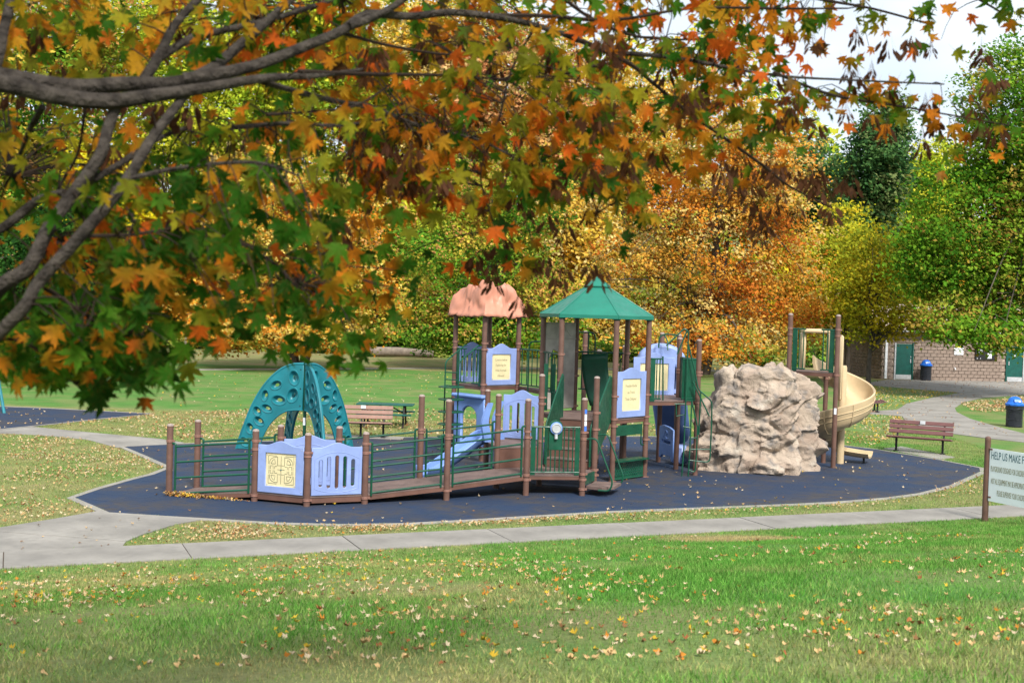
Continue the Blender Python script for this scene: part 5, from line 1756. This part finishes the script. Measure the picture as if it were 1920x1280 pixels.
LC = {
 'green': (.028, .12, .007), 'dkgreen': (.014, .072, .006), 'midgreen': (.065, .18, .010), 'olive': (.19, .20, .012), 'yellowgreen': (.34, .30, .014),
 'orange': (.64, .20, .012), 'redorange': (.68, .125, .012), 'amber': (.62, .31, .018), 'tan': (.46, .29, .10), 'brown': (.10, .042, .018), 'yellow': (.55, .40, .03),
}
PALL = {
 'TL': ['amber'] * 4 + ['orange'] * 3 + ['olive'] * 3 + ['yellowgreen'] * 3 + ['green'] * 2 + ['midgreen'] * 2,
 'ML': ['amber'] * 3 + ['orange'] * 3 + ['olive'] * 3 + ['yellowgreen'] * 2 + ['green'] * 4 + ['midgreen'] * 3,
 'LB': ['green'] * 8 + ['dkgreen'] * 4 + ['midgreen'] * 5 + ['olive'] * 2 + ['redorange'] * 2 + ['orange'] * 2,
 'FL': ['green'] * 8 + ['dkgreen'] * 6 + ['midgreen'] * 4 + ['olive'] + ['orange'],
 'CE': ['amber'] * 4 + ['orange'] * 6 + ['redorange'] * 4 + ['olive'] * 4 + ['yellowgreen'] * 3 + ['green'] * 3 + ['midgreen'] * 4 + ['brown'] * 1,
 'CL': ['orange'] * 3 + ['redorange'] * 3 + ['olive'] * 4 + ['green'] * 5 + ['dkgreen'] * 2 + ['amber'] * 3 + ['brown'] * 2,
 'RT': ['orange'] * 6 + ['amber'] * 2 + ['redorange'] * 2 + ['green'] * 6 + ['midgreen'] * 3 + ['olive'] * 4 + ['redorange'] * 2 + ['brown'] * 2,
 'RS': ['orange'] * 4 + ['redorange'] * 1 + ['midgreen'] * 3 + ['olive'] * 3 + ['green'] * 2 + ['tan'],
}
tb_ = V((-2.75, 3.9, 0))
tb_.z = tz(tb_.x, tb_.y)
MT = empty('maple_tree', tb_, 'foreground maple with grey limbs and hanging orange and green leaves', 'tree')
trunk_top = V((-2.5, 4.0, 7.4))
crotch = V((-2.62, 3.95, 3.35))
MB().tube([tb_ - V((0, 0, .3)), tb_ + V((0.02, 0, .35)), crotch, V((-2.5, 4.0, 5.2)), trunk_top], [.34, .25, .21, .17, .06], 14, smooth=6).build('trunk', 'bark', MT, True)
BR = [
 # (points (px, py, depth), radius px start..end)
 ([(-420, 175, 3.95), (-180, 118, 3.9), (0, 136, 3.9), (134, 157, 3.95), (235, 160, 4.0), (336, 151, 4.05), (386, 134, 4.1), (437, 91, 4.2), (537, 7, 4.4), (620, -70, 4.6)], [24, 18, 17, 16, 13, 11, 6]),
 ([(-420, 205, 3.9), (-180, 140, 3.8), (0, 151, 3.8), (100, 176, 3.85), (200, 186, 3.9), (302, 178, 3.95), (386, 165, 4.0), (487, 151, 4.1), (598, 136, 4.3), (680, 130, 4.5)], [25, 20, 19, 17, 13, 9, 3]),
 ([(345, 150, 4.05), (420, 138, 4.1), (487, 116, 4.2), (560, 90, 4.3), (640, 55, 4.4), (690, 33, 4.5), (770, 29, 4.6), (850, 28, 4.7), (960, 33, 4.9), (1050, 60, 5.0), (1150, 92, 5.1), (1270, 114, 5.2), (1450, 136, 5.4), (1600, 148, 5.6), (1770, 158, 5.8)], [13, 11, 10, 9, 8, 7, 6, 5, 3, 2]),
 ([(655, 50, 4.4), (720, 18, 4.5), (790, -25, 4.6)], [9, 8, 6]),
 ([(270, 150, 4.05), (295, 96, 4.1), (335, 45, 4.2), (385, -15, 4.3)], [12, 11, 9, 8]),
 ([(300, 108, 4.1), (360, 78, 4.2), (400, 62, 4.3), (500, 34, 4.5), (640, -5, 4.7)], [9, 8, 7, 5]),
 ([(-330, 760, 3.9), (-140, 700, 3.8), (0, 547, 3.7), (50, 497, 3.7), (100, 420, 3.75), (141, 363, 3.8), (181, 296, 3.85), (208, 235, 3.9), (224, 185, 3.95)], [24, 20, 16, 15, 14, 13, 12]),
 ([(-330, 800, 3.75), (-120, 720, 3.6), (33, 587, 3.55), (67, 523, 3.6), (143, 443, 3.65), (235, 336, 3.75), (285, 269, 3.85), (330, 205, 3.95), (350, 175, 4.0)], [22, 18, 14, 13, 13, 12, 11, 10]),
 ([(-320, 560, 3.9), (-120, 490, 3.95), (0, 423, 4.0), (67, 383, 4.0), (120, 362, 3.9)], [14, 12, 10, 9]),
 ([(160, 345, 3.85), (230, 305, 3.9), (290, 262, 4.0), (360, 235, 4.2)], [8, 7, 6, 3]),
 ([(235, 337, 3.75), (330, 320, 3.8), (470, 311, 3.9), (560, 330, 4.0)], [6, 5, 4, 2]),
 ([(-60, 330, 3.9), (0, 115, 3.95), (14, 60, 4.0), (26, -20, 4.1)], [14, 12, 11, 10]),
 ([(80, 200, 4.0), (55, 250, 4.1), (40, 290, 4.2), (20, 330, 4.3)], [7, 6, 4, 2]),
 ([(160, 200, 3.95), (140, 290, 4.0), (110, 370, 4.1), (95, 450, 4.2)], [4, 3, 3, 2]),
 ([(430, 240, 4.3), (537, 236, 4.4), (640, 230, 4.5), (760, 215, 4.7)], [6, 5, 4, 2]),
 ([(480, 150, 4.1), (560, 170, 4.3), (640, 190, 4.5), (697, 203, 4.6), (774, 232, 4.8), (842, 252, 4.9), (915, 270, 5.0), (1010, 320, 5.1)], [6, 6, 6, 5, 3, 2]),
 ([(500, 215, 4.3), (580, 205, 4.4), (660, 195, 4.5), (730, 160, 4.6)], [4, 3, 2]),
 ([(560, 134, 4.2), (700, 135, 4.5), (830, 145, 4.7), (960, 150, 4.9)], [5, 5, 3, 2]),
 ([(640, 62, 4.4), (740, 85, 4.6), (850, 98, 4.8), (960, 90, 5.0)], [4, 3, 2]),
 ([(1040, 58, 5.0), (1171, 111, 5.1), (1228, 155, 5.2), (1280, 204, 5.3), (1347, 252, 5.4), (1431, 309, 5.5), (1482, 353, 5.6), (1560, 390, 5.7)], [5, 4, 4, 3, 2]),
 ([(900, 30, 4.8), (1010, 35, 5.0), (1150, 38, 5.2), (1300, 20, 5.4), (1480, 14, 5.6), (1590, 16, 5.7)], [5, 4, 3, 2]),
 ([(1060, 0, 5.1), (1120, 40, 5.2), (1200, 70, 5.4), (1330, 75, 5.6)], [4, 3, 2]),
 ([(1040, 145, 5.1), (1120, 125, 5.2), (1180, 115, 5.2)], [2, 4, 4]),
 ([(1450, 136, 5.4), (1560, 175, 5.6), (1680, 200, 5.8), (1790, 215, 5.9), (1890, 235, 6.0)], [3, 3, 2, 1.5]),
 ([(1380, -40, 5.8), (1520, -10, 5.9), (1640, 20, 6.0), (1740, 45, 6.1)], [4, 3, 2]),
 ([(1700, -60, 6.0), (1800, -20, 6.1), (1880, 25, 6.2)], [4, 3, 2]),
 ([(60, 530, 3.6), (120, 560, 3.7), (200, 610, 3.8), (260, 670, 3.9)], [4, 4, 3, 2]),
 ([(-60, 640, 3.7), (40, 640, 3.8), (110, 690, 3.9), (160, 740, 4.0)], [5, 4, 3, 2]),
 ([(143, 443, 3.65), (240, 440, 3.75), (360, 430, 3.9), (480, 470, 4.1), (560, 540, 4.3)], [5, 4, 4, 2]),
 ([(1010, 40, 5.0), (960, 130, 5.0), (930, 230, 5.0), (900, 330, 5.05), (930, 430, 5.1)], [3, 3, 2, 1.5]),
 ([(1160, 95, 5.1), (1130, 200, 5.1), (1100, 300, 5.15), (1120, 400, 5.2)], [3, 2, 2, 1.5]),
]
SAMP = []
for i, (pts, rp_) in enumerate(BR):
    P_ = [W(*p) for p in pts]
    if i in (0, 1, 6, 7, 8):
        st_p = V((-2.6, 3.95, P_[0].z))
        P_ = [V((-2.58, 3.95, P_[0].z - 0.12))] + P_
        pts = [(0, 0, pts[0][2])] + list(pts)
    dm = np.mean([p[2] for p in pts])
    rr = [r_ * .88 * dm / F_PX for r_ in rp_]
    # slight natural kinks
    for k in range(1, len(P_) - 1):
        P_[k] = P_[k] + V((random.uniform(-1, 1), random.uniform(-1, 1), random.uniform(-1, 1))) * 0.012
    mb = MB().tube(P_, rr, 9 if max(rp_) > 6 else 6, smooth=6)
    mb.build('branch', 'bark' if max(rp_) > 5 else 'twig', MT, True)
    SAMP += [p for p in catmull(P_, 5)]
SAMPA = np.array(SAMP)
ZONES = [  # x0, x1, y0, y1, leaves, palette, depth range
 (-60, 480, -40, 120, 210, 'TL', 3.9, 5.6), (-60, 430, 200, 430, 170, 'ML', 3.8, 5.4), (430, 660, 150, 330, 60, 'ML', 4.0, 5.2),
 (150, 650, 320, 480, 200, 'LB', 3.5, 4.8), (180, 620, 470, 580, 125, 'LB', 3.6, 4.8), (-60, 320, 550, 670, 230, 'FL', 3.5, 4.6), (60, 310, 650, 705, 44, 'FL', 3.6, 4.3), (560, 700, 470, 640, 40, 'LB', 3.9, 4.8), (0, 150, 440, 580, 26, 'ML', 4.0, 5.0),
 (470, 800, -40, 130, 120, 'CE', 4.4, 5.8), (640, 1180, 60, 250, 300, 'CE', 4.4, 5.8), (660, 1000, 230, 330, 90, 'CE', 4.5, 5.6), (960, 1190, 230, 400, 95, 'CL', 4.6, 5.6), (640, 960, 320, 400, 40, 'CE', 4.6, 5.6), (860, 1000, 430, 520, 9, 'CL', 4.8, 5.2), (640, 780, 430, 560, 26, 'LB', 4.4, 5.0), (800, 1160, -40, 60, 75, 'CE', 4.8, 6.0),
 (1150, 1420, -40, 140, 125, 'RT', 4.9, 6.2), (1400, 1560, -30, 90, 46, 'RT', 5.4, 6.4), (1200, 1520, 130, 240, 80, 'RT', 5.0, 6.0), (1180, 1420, 230, 310, 30, 'RT', 5.1, 5.8), (1500, 1660, 140, 230, 20, 'RS', 5.4, 6.0), (1640, 1720, 150, 210, 10, 'RS', 5.6, 6.0), (1560, 1780, -20, 95, 24, 'RS', 5.6, 6.4), (1745, 1915, 150, 275, 22, 'RS', 5.6, 6.2), (1850, 1930, -20, 50, 8, 'RS', 5.9, 6.3), (1300, 1420, 300, 330, 4, 'RS', 5.3, 5.6),
]
leaves = []                                            # (pos, tip dir, normal, size, colour)
twigs = MB()
def nearest(p):
    d = np.linalg.norm(SAMPA - np.array(p), axis=1)
    i = int(d.argmin())
    return SAMP[i], d[i]
def hang(pos, cname, s=None):
    tip = V((random.gauss(0, .55), random.gauss(0, .35), -1 + random.gauss(0, .35))).normalized()
    nr = V((random.gauss(0, .55), -0.9 + random.gauss(0, .45), 0.55 + random.gauss(0, .4)))
    nr = (nr - tip * nr.dot(tip)).normalized()
    c = V(LC[cname]) * random.uniform(.8, 1.22)
    leaves.append((pos, tip, nr, s or random.uniform(.060, .108), c, cname))
for (x0, x1, y0, y1, n, pal, d0, d1) in ZONES:
    k = 0
    n = int(n * 1.42)
    while k < n:
        c = W(random.uniform(x0, x1), random.uniform(y0, y1), random.uniform(d0, d1))
        b, dist = nearest(c)
        if dist > 0.06:
            mid = b.lerp(c, .5) + V((random.uniform(-.05, .05), random.uniform(-.05, .05), .05))
            twigs.tube([b, mid, c], [.0032, .0024, .0016], 4, smooth=2)
        m_ = random.randint(2, 5)
        tone = random.choice(PALL[pal])
        for j in range(m_):
            cn = tone if random.random() < .55 else random.choice(PALL[pal])
            hang(c + V((random.gauss(0, .055), random.gauss(0, .055), random.gauss(-.02, .045))), cn)
        k += m_
two = twigs.build('twigs', 'twig', MT)
two['kind'] = 'stuff'
def leaf_frame(pos, tip, nr, s):
    x = tip.cross(nr)
    return Matrix(((x.x * s, tip.x * s, nr.x * s, pos.x), (x.y * s, tip.y * s, nr.y * s, pos.y), (x.z * s, tip.z * s, nr.z * s, pos.z), (0, 0, 0, 1)))
def leaf_cols(v, c, patch=0.0):
    cc = np.tile(np.array(c), (len(v), 1))
    r_ = np.linalg.norm(v[:, :2], axis=1)
    cc *= (0.80 + 0.35 * r_)[:, None]
    k = np.arange(len(v))
    edge = (k > 0) & (k % 2 == 0)
    cc[edge] = cc[edge] * .72 + np.array((.05, .045, .008)) * .6      # paler veins towards the lobe tips
    return cc
# nearest ones show largest: they are single leaves
order = sorted(range(len(leaves)), key=lambda i: -(leaves[i][3] / max(leaves[i][0].y, .1)))
single = set(order[:300])
mcache = {}
def single_leaf_mesh(cname, k):
    key = (cname, k)
    if key not in mcache:
        v, f = SHAPES[k]
        base = np.array(LC[cname]) * (0.85 + 0.09 * k)
        cc = leaf_cols(v, base)
        if cname in ('orange', 'amber', 'olive', 'yellowgreen'):
            g = np.array(LC['olive'])
            wgt = np.clip(0.7 - np.linalg.norm(v[:, :2], axis=1), 0, .6)[:, None]
            cc = cc * (1 - wgt) + g * wgt
        me = np_mesh('leaf', v, f, cc, True)
        me.materials.append(M['leaf'])
        mcache[key] = me
    return mcache[key]
bv, bf, bc = [], [], []
nb_ = 0
for i, (pos, tip, nr, s, c, cname) in enumerate(leaves):
    mw = leaf_frame(pos, tip, nr, s)
    if i in single:
        o = put_m('leaf', single_leaf_mesh(cname, random.randrange(5)), MT, mw)
    else:
        v, f = SHAPES[random.randrange(5)]
        A = np.array(mw)
        bv.append(v @ A[:3, :3].T + A[:3, 3])
        bf.append(f + nb_)
        cl_ = leaf_cols(v, c)
        if random.random() < .5:                                   # turning unevenly, one side ahead of the other
            o2 = np.array(LC[random.choice(PALL['CE'])])
            wgt = np.clip(.5 + v[:, :1] * random.choice((-1.3, 1.3)) + v[:, 1:2] * random.uniform(-.8, .8), 0, .8)
            cl_ = cl_ * (1 - wgt) + o2 * wgt
        bc.append(cl_)
        nb_ += len(v)
# the crown goes on above the picture
for k in range(750):
    while True:
        q = V((random.gauss(0, .5), random.gauss(0, .5), random.gauss(0, .5)))
        if q.length < 1:
            break
    pos = V((-1.6 + q.x * 5.0, 4.6 + q.y * 4.0, 8.3 + q.z * 3.0))
    if pos.z < 4.75 + 0.27 * max(0, pos.y):
        continue
    tip = V((random.gauss(0, .6), random.gauss(0, .6), -.7)).normalized()
    nr = V((random.gauss(0, .5), random.gauss(0, .5), 1))
    nr = (nr - tip * nr.dot(tip)).normalized()
    v, f = SHAPES_LO[k % 4]
    A = np.array(leaf_frame(pos, tip, nr, random.uniform(.15, .22)))
    bv.append(v @ A[:3, :3].T + A[:3, 3])
    bf.append(f + nb_)
    bc.append(leaf_cols(v, V(LC[random.choice(PALL['TL'])])))
    nb_ += len(v)
fo = put('leaf_mass', np_mesh('leaf_mass', np.concatenate(bv), np.concatenate(bf), np.concatenate(bc), True), MT, (0, 0, 0), 'leaf')
fo['kind'] = 'stuff'
up = MB()
for k in range(14):
    a = random.uniform(0, 2 * math.pi)
    s_ = crotch.lerp(trunk_top, random.uniform(.45, 1))
    up.tube([s_, s_ + V((math.cos(a) * 1.5, math.sin(a) * 1.2, 1.2)), s_ + V((math.cos(a) * 3, math.sin(a) * 2.4, 2.2))], [.07, .045, .015], 7, smooth=4)
up.build('upper_limbs', 'bark', MT, True)
# hanging bunches of brown winged seeds
def seed_mesh(k):
    vs, fs = [], []
    r2 = random.Random(k)
    for j in range(11):
        a = r2.uniform(0, 6.28)
        b = V((math.cos(a) * r2.uniform(.005, .03), math.sin(a) * r2.uniform(.005, .03), -r2.uniform(.0, .05)))
        d = V((math.cos(a) * .6, math.sin(a) * .6, -1)).normalized()
        sd_ = d.cross(V((math.sin(a), .3, .2))).normalized()
        n0 = len(vs)
        vs += [b, b + d * .018 + sd_ * .009, b + d * .045 + sd_ * .007, b + d * .05, b + d * .03 - sd_ * .007]
        fs += [(n0, n0 + 1, n0 + 4), (n0 + 1, n0 + 2, n0 + 4), (n0 + 2, n0 + 3, n0 + 4)]
        vs += [b + V((.001, 0, 0)), b - V((.001, 0, 0)), V((0, 0, .05))]
        fs.append((n0 + 5, n0 + 6, n0 + 7))
    v = np.array([tuple(p) for p in vs])
    c = np.tile(np.array((.075, .030, .014)) * r2.uniform(.7, 1.5), (len(v), 1)) * np.array([[r2.uniform(.7, 1.4)] for _ in v])
    me = np_mesh('seed_bunch', v, fs, c)
    me.materials.append(M['leaf'])
    return me
SEED = [seed_mesh(k) for k in range(6)]
for (x0, x1, y0, y1, n, d0, d1) in ((0, 480, 0, 330, 26, 4.0, 5.2), (620, 1180, 60, 420, 44, 4.4, 5.6), (660, 780, 240, 340, 15, 4.5, 4.9), (1120, 1540, 60, 330, 34, 4.9, 5.9), (1340, 1600, 290, 430, 26, 5.2, 5.8), (1540, 1920, 60, 270, 22, 5.5, 6.1), (880, 1130, 420, 560, 12, 4.9, 5.3)):
    for k in range(n):
        p = W(random.uniform(x0, x1), random.uniform(y0, y1), random.uniform(d0, d1))
        m_ = Matrix.Translation(p) @ Matrix.Rotation(random.uniform(0, 6.28), 4, 'Z') @ Matrix.Scale(random.uniform(.8, 1.35), 4)
        put_m('seed_bunch', random.choice(SEED), MT, m_)

# ================================================================== GRASS AND FALLEN LEAVES
def in_frame(X, Y, Z, m=60):
    d = np.stack([X, Y, Z - EYE], -1)
    k = d @ np.array(FW)
    px_ = 960 + F_PX * (d @ np.array(RT)) / k
    py_ = 640 - F_PX * (d @ np.array(UP)) / k
    return (k > 1) & (px_ > -m) & (px_ < 1920 + m) & (py_ < 1280 + min(m, 130))
HARD = [RUB, RUB2, PATHL, JUNC, APRON, [strip_pt(-6, -0.0), strip_pt(27, -0.0), strip_pt(27, SWID), strip_pt(-6, SWID)]]
def on_grass(X, Y):
    m_ = np.zeros(X.shape, bool)
    for p in HARD:
        m_ |= inside(p, X, Y)
    return ~m_
def blades(X, Y, hgt, wid):
    n = len(X)
    Z = terrain(X, Y)
    dry = dryness(X, Y)
    nzv = .55 * vnoise(X * .7, Y * .7) + .35 * vnoise(X * 2.6 + 40, Y * 2.6)
    f = np.clip((dry + nzv * .55 + rng.normal(0, .16, n)), 0, 1)
    f = np.clip((f - .15) / .7, 0, 1)[:, None]
    gcol = np.where(rng.random((n, 1)) < .5, np.array([[.085, .25, .036]]), np.array([[.15, .32, .06]]))
    col = gcol * (1 - f) + np.array([[.40, .34, .15]]) * f
    col = col * rng.uniform(.55, 1.45, (n, 1)) * (1 + .22 * vnoise(X * 5 + 9, Y * 5))[:, None]
    a = rng.uniform(0, 2 * np.pi, n)
    h = hgt * rng.uniform(.5, 1.35, n) * (1.1 - .45 * f[:, 0])
    lx, ly = rng.normal(0, .45, n) * h, rng.normal(0, .45, n) * h
    wx, wy = np.cos(a) * wid, np.sin(a) * wid
    v = np.empty((n, 3, 3))
    v[:, 0] = np.stack([X - wx, Y - wy, Z - .004], 1)
    v[:, 1] = np.stack([X + wx, Y + wy, Z - .004], 1)
    v[:, 2] = np.stack([X + lx, Y + ly, Z + h], 1)
    return v.reshape(-1, 3), np.arange(n * 3).reshape(-1, 3), np.repeat(col, 3, 0)
def scatter(n, x0, x1, y0, y1, cond=None):
    X, Y = rng.uniform(x0, x1, n), rng.uniform(y0, y1, n)
    ok = on_grass(X, Y) & in_frame(X, Y, terrain(X, Y), 330)
    if cond is not None:
        ok &= cond(X, Y)
    return X[ok], Y[ok]
X, Y = scatter(640000, -9.5, 12.5, 4.8, 25.5, lambda x, y: ((x - PATH0.x) * PN.x + (y - PATH0.y) * PN.y) > -0.01)
v, f, c = blades(X, Y, .046, .0048)
g1 = put('grass', np_mesh('grass', v, f, c), None, (0, 0, 0), 'grassblade')
tag(g1, 'short mown grass of the bank in front of the sidewalk', 'grass', None, 'stuff')
X, Y = scatter(520000, -14, 15, 18, 42, lambda x, y: ((x - PATH0.x) * PN.x + (y - PATH0.y) * PN.y) < 0)
v, f, c = blades(X, Y, .042, .006)
g2 = put('grass', np_mesh('grass', v, f, c), None, (0, 0, 0), 'grassblade')
tag(g2, 'thin worn grass around the blue playground surface', 'grass', None, 'stuff')

FC = {'pale': (.66, .52, .34), 'tan': (.58, .38, .18), 'brown': (.24, .12, .055), 'orange': (.50, .19, .03), 'yellow': (.60, .40, .04), 'rust': (.34, .12, .05)}
def flat_leaf(x, y, z, s, cname, lean=.22):
    nr = V((random.gauss(0, lean), random.gauss(-.12, lean), 1)).normalized()
    t = nr.cross(V((random.gauss(0, 1), random.gauss(0, 1), .01))).normalized()
    return leaf_frame(V((x, y, z)), t, nr, s)
# single leaves on the near bank
cand = []
while len(cand) < 2400:
    x, y = random.uniform(-7, 8), random.uniform(7, 21)
    d = (x - PATH0.x) * PN.x + (y - PATH0.y) * PN.y
    z = tz(x, y)
    if d < .05 or not bool(in_frame(np.array([x]), np.array([y]), np.array([z]), 20)[0]):
        continue
    dens = .42 + .95 * noise.noise(V((x * .55, y * .55, 9))) + .5 * noise.noise(V((x * 2.1, y * 2.1, 3))) - (.40 if x > 1.0 + .25 * (14 - y) else 0) * (1 if y > 10 else .4)
    if random.random() < dens:
        cand.append((y, x, z))
cand.sort()
fm = {}
def fallen_mesh(cname, k):
    if (cname, k) not in fm:
        v, f = leaf_shape([(a, r_ * (.62 + .38 * ((k * 7 + j * 5) % 4) / 3) if j % 2 == 0 else r_ * 1.25) for j, (a, r_) in enumerate(HALF_LO)], *[(-.25, .1, .16), (-.45, .3, .2), (.35, .15, .16), (.2, .45, .22)][k])
        me = np_mesh('fallen_leaf', v, f, leaf_cols(v, np.array(FC[cname]) * (.8 + .12 * k)), True)
        me.materials.append(M['litter'])
        fm[(cname, k)] = me
    return fm[(cname, k)]
names = ['pale'] * 7 + ['tan'] * 11 + ['brown'] * 2 + ['orange'] * 3 + ['yellow'] * 3 + ['rust']
LBL = {'pale': 'bleached pale maple leaf lying curled on the near grass', 'tan': 'dry tan maple leaf lying on the near grass', 'brown': 'dark brown maple leaf lying on the near grass', 'orange': 'orange maple leaf lying on the near grass', 'yellow': 'bright yellow maple leaf lying on the near grass', 'rust': 'rusty red maple leaf lying on the near grass'}
sv, sf, sc_ = [], [], []
ns_ = 0
def stuff_leaf(x, y, z, s, cname, lean=.35):
    global ns_
    v, f = SHAPES_LO[random.randrange(4)]
    A = np.array(flat_leaf(x, y, z, s, cname, lean))
    sv.append(v @ A[:3, :3].T + A[:3, 3])
    sf.append(f + ns_)
    sc_.append(leaf_cols(v, np.array(FC[cname]) * random.uniform(.75, 1.25)))
    ns_ += len(v)
def flush(name, label):
    global sv, sf, sc_, ns_
    o = put(name, np_mesh(name, np.concatenate(sv), np.concatenate(sf), np.concatenate(sc_), True), None, (0, 0, 0), 'litter')
    tag(o, label, 'leaf litter', None, 'stuff')
    sv, sf, sc_, ns_ = [], [], [], 0
for k, (y, x, z) in enumerate(cand):
    cn = random.choice(names)
    s = random.uniform(.034, .076)
    if k < 300:
        o = put_m('fallen_leaf', fallen_mesh(cn, random.randrange(4)), None, flat_leaf(x, y, z + .028, s, cn))
        tag(o, LBL[cn], 'leaf', cn + ' leaves fallen on the near grass')
    else:
        stuff_leaf(x, y, z + .03, s, cn)
flush('leaf_litter', 'scattered dry leaves farther up the grass bank towards the sidewalk')
def litter_in(poly, n, s0, s1, pal_, z, lean=.4, clump=True):
    xs_, ys_ = [p[0] for p in poly], [p[1] for p in poly]
    k = 0
    while k < n:
        X_, Y_ = rng.uniform(min(xs_), max(xs_), 4000), rng.uniform(min(ys_), max(ys_), 4000)
        ok = inside(poly, X_, Y_)
        if clump:
            ok &= rng.random(4000) < .55 + .6 * vnoise(X_ * .9 + 7, Y_ * .9)
        for x, y in zip(X_[ok], Y_[ok]):
            stuff_leaf(x, y, z + random.uniform(0, .012), random.uniform(s0, s1), random.choice(pal_), lean)
            k += 1
            if k >= n:
                break
dry_p = ['pale'] * 4 + ['tan'] * 7 + ['brown'] * 3 + ['rust']
litter_in(RUB, 420, .05, .085, ['pale'] * 4 + ['tan'] * 5 + ['brown'] * 2 + ['yellow'], .03, .3)
litter_in(RUB2, 160, .06, .10, ['pale'] * 4 + ['tan'] * 4, .03, .3)
litter_in(JUNC, 40, .04, .08, ['brown'] * 4 + ['tan'] * 2, .03, .2, False)
ra, rb = PP['A1'], PP['B1']
for k in range(420):                                  # drift blown against the ramp foot
    u = abs(random.gauss(0, .42))
    if u > 1:
        continue
    p = ra.lerp(rb, u) + V((random.gauss(-.02, .05), -abs(random.gauss(0, .07)), 0))
    stuff_leaf(p.x, p.y, .02 + random.uniform(0, .09) * (1 - u), random.uniform(.04, .07), random.choice(['tan', 'orange', 'yellow', 'brown', 'tan']), .6)
flush('leaf_litter', 'dry leaves scattered over the blue rubber and drifted against the ramp')
litter_in(gpoly([(0, 816), (70, 818), (160, 825), (222, 842), (300, 872), (310, 882), (250, 896), (180, 914), (105, 934), (190, 956), (0, 986)]), 1700, .04, .075, dry_p, .03)
litter_in(gpoly([(240, 1022), (300, 1000), (390, 978), (640, 989), (870, 981), (1130, 966), (1130, 975), (700, 1000), (300, 1022)]), 1100, .04, .07, dry_p + ['orange'], .035)
litter_in(gpoly([(1130, 965), (1560, 947), (1720, 932), (1840, 892), (1860, 925), (1700, 945), (1400, 965), (1130, 980)]), 500, .04, .07, dry_p + ['yellow'], .035)
flush('leaf_litter', 'dry leaves in the worn grass between playground and sidewalk')
litter_in(gpoly([(110, 798), (300, 776), (480, 768), (850, 768), (1000, 790), (1300, 800), (1320, 818), (840, 817), (660, 817), (340, 826), (200, 812)]), 2900, .06, .11, dry_p, .04)
litter_in(gpoly([(1600, 723.5), (1630, 723), (1691, 728.6), (1778, 735.6), (1795, 737.5), (1752, 744), (1700, 756), (1682, 767.6), (1628, 770), (1590, 760)]), 700, .07, .13, ['yellow'] * 4 + ['pale'] * 2 + ['tan'] * 3, .04)
litter_in(gpoly([(1545, 800), (1630, 778), (1690, 782), (1698, 793), (1715, 799), (1640, 838), (1570, 831)]), 750, .06, .11, ['yellow'] * 4 + ['pale'] * 2 + dry_p, .04)
litter_in(gpoly([(1800, 757), (1920, 743), (1920, 770), (1830, 775)]), 900, .08, .14, dry_p, .04)
litter_in(gpoly([(300, 700), (840, 698), (840, 760), (300, 765)]), 260, .07, .12, ['pale', 'tan', 'yellow'], .05, .3, False)
flush('leaf_litter', 'brown leaf carpet on the grass behind the playground')
litter_in(APRON, 420, .06, .12, ['brown', 'tan', 'rust'], .04, .2)
flush('leaf_litter', 'leaves strewn on the path before the restroom building')
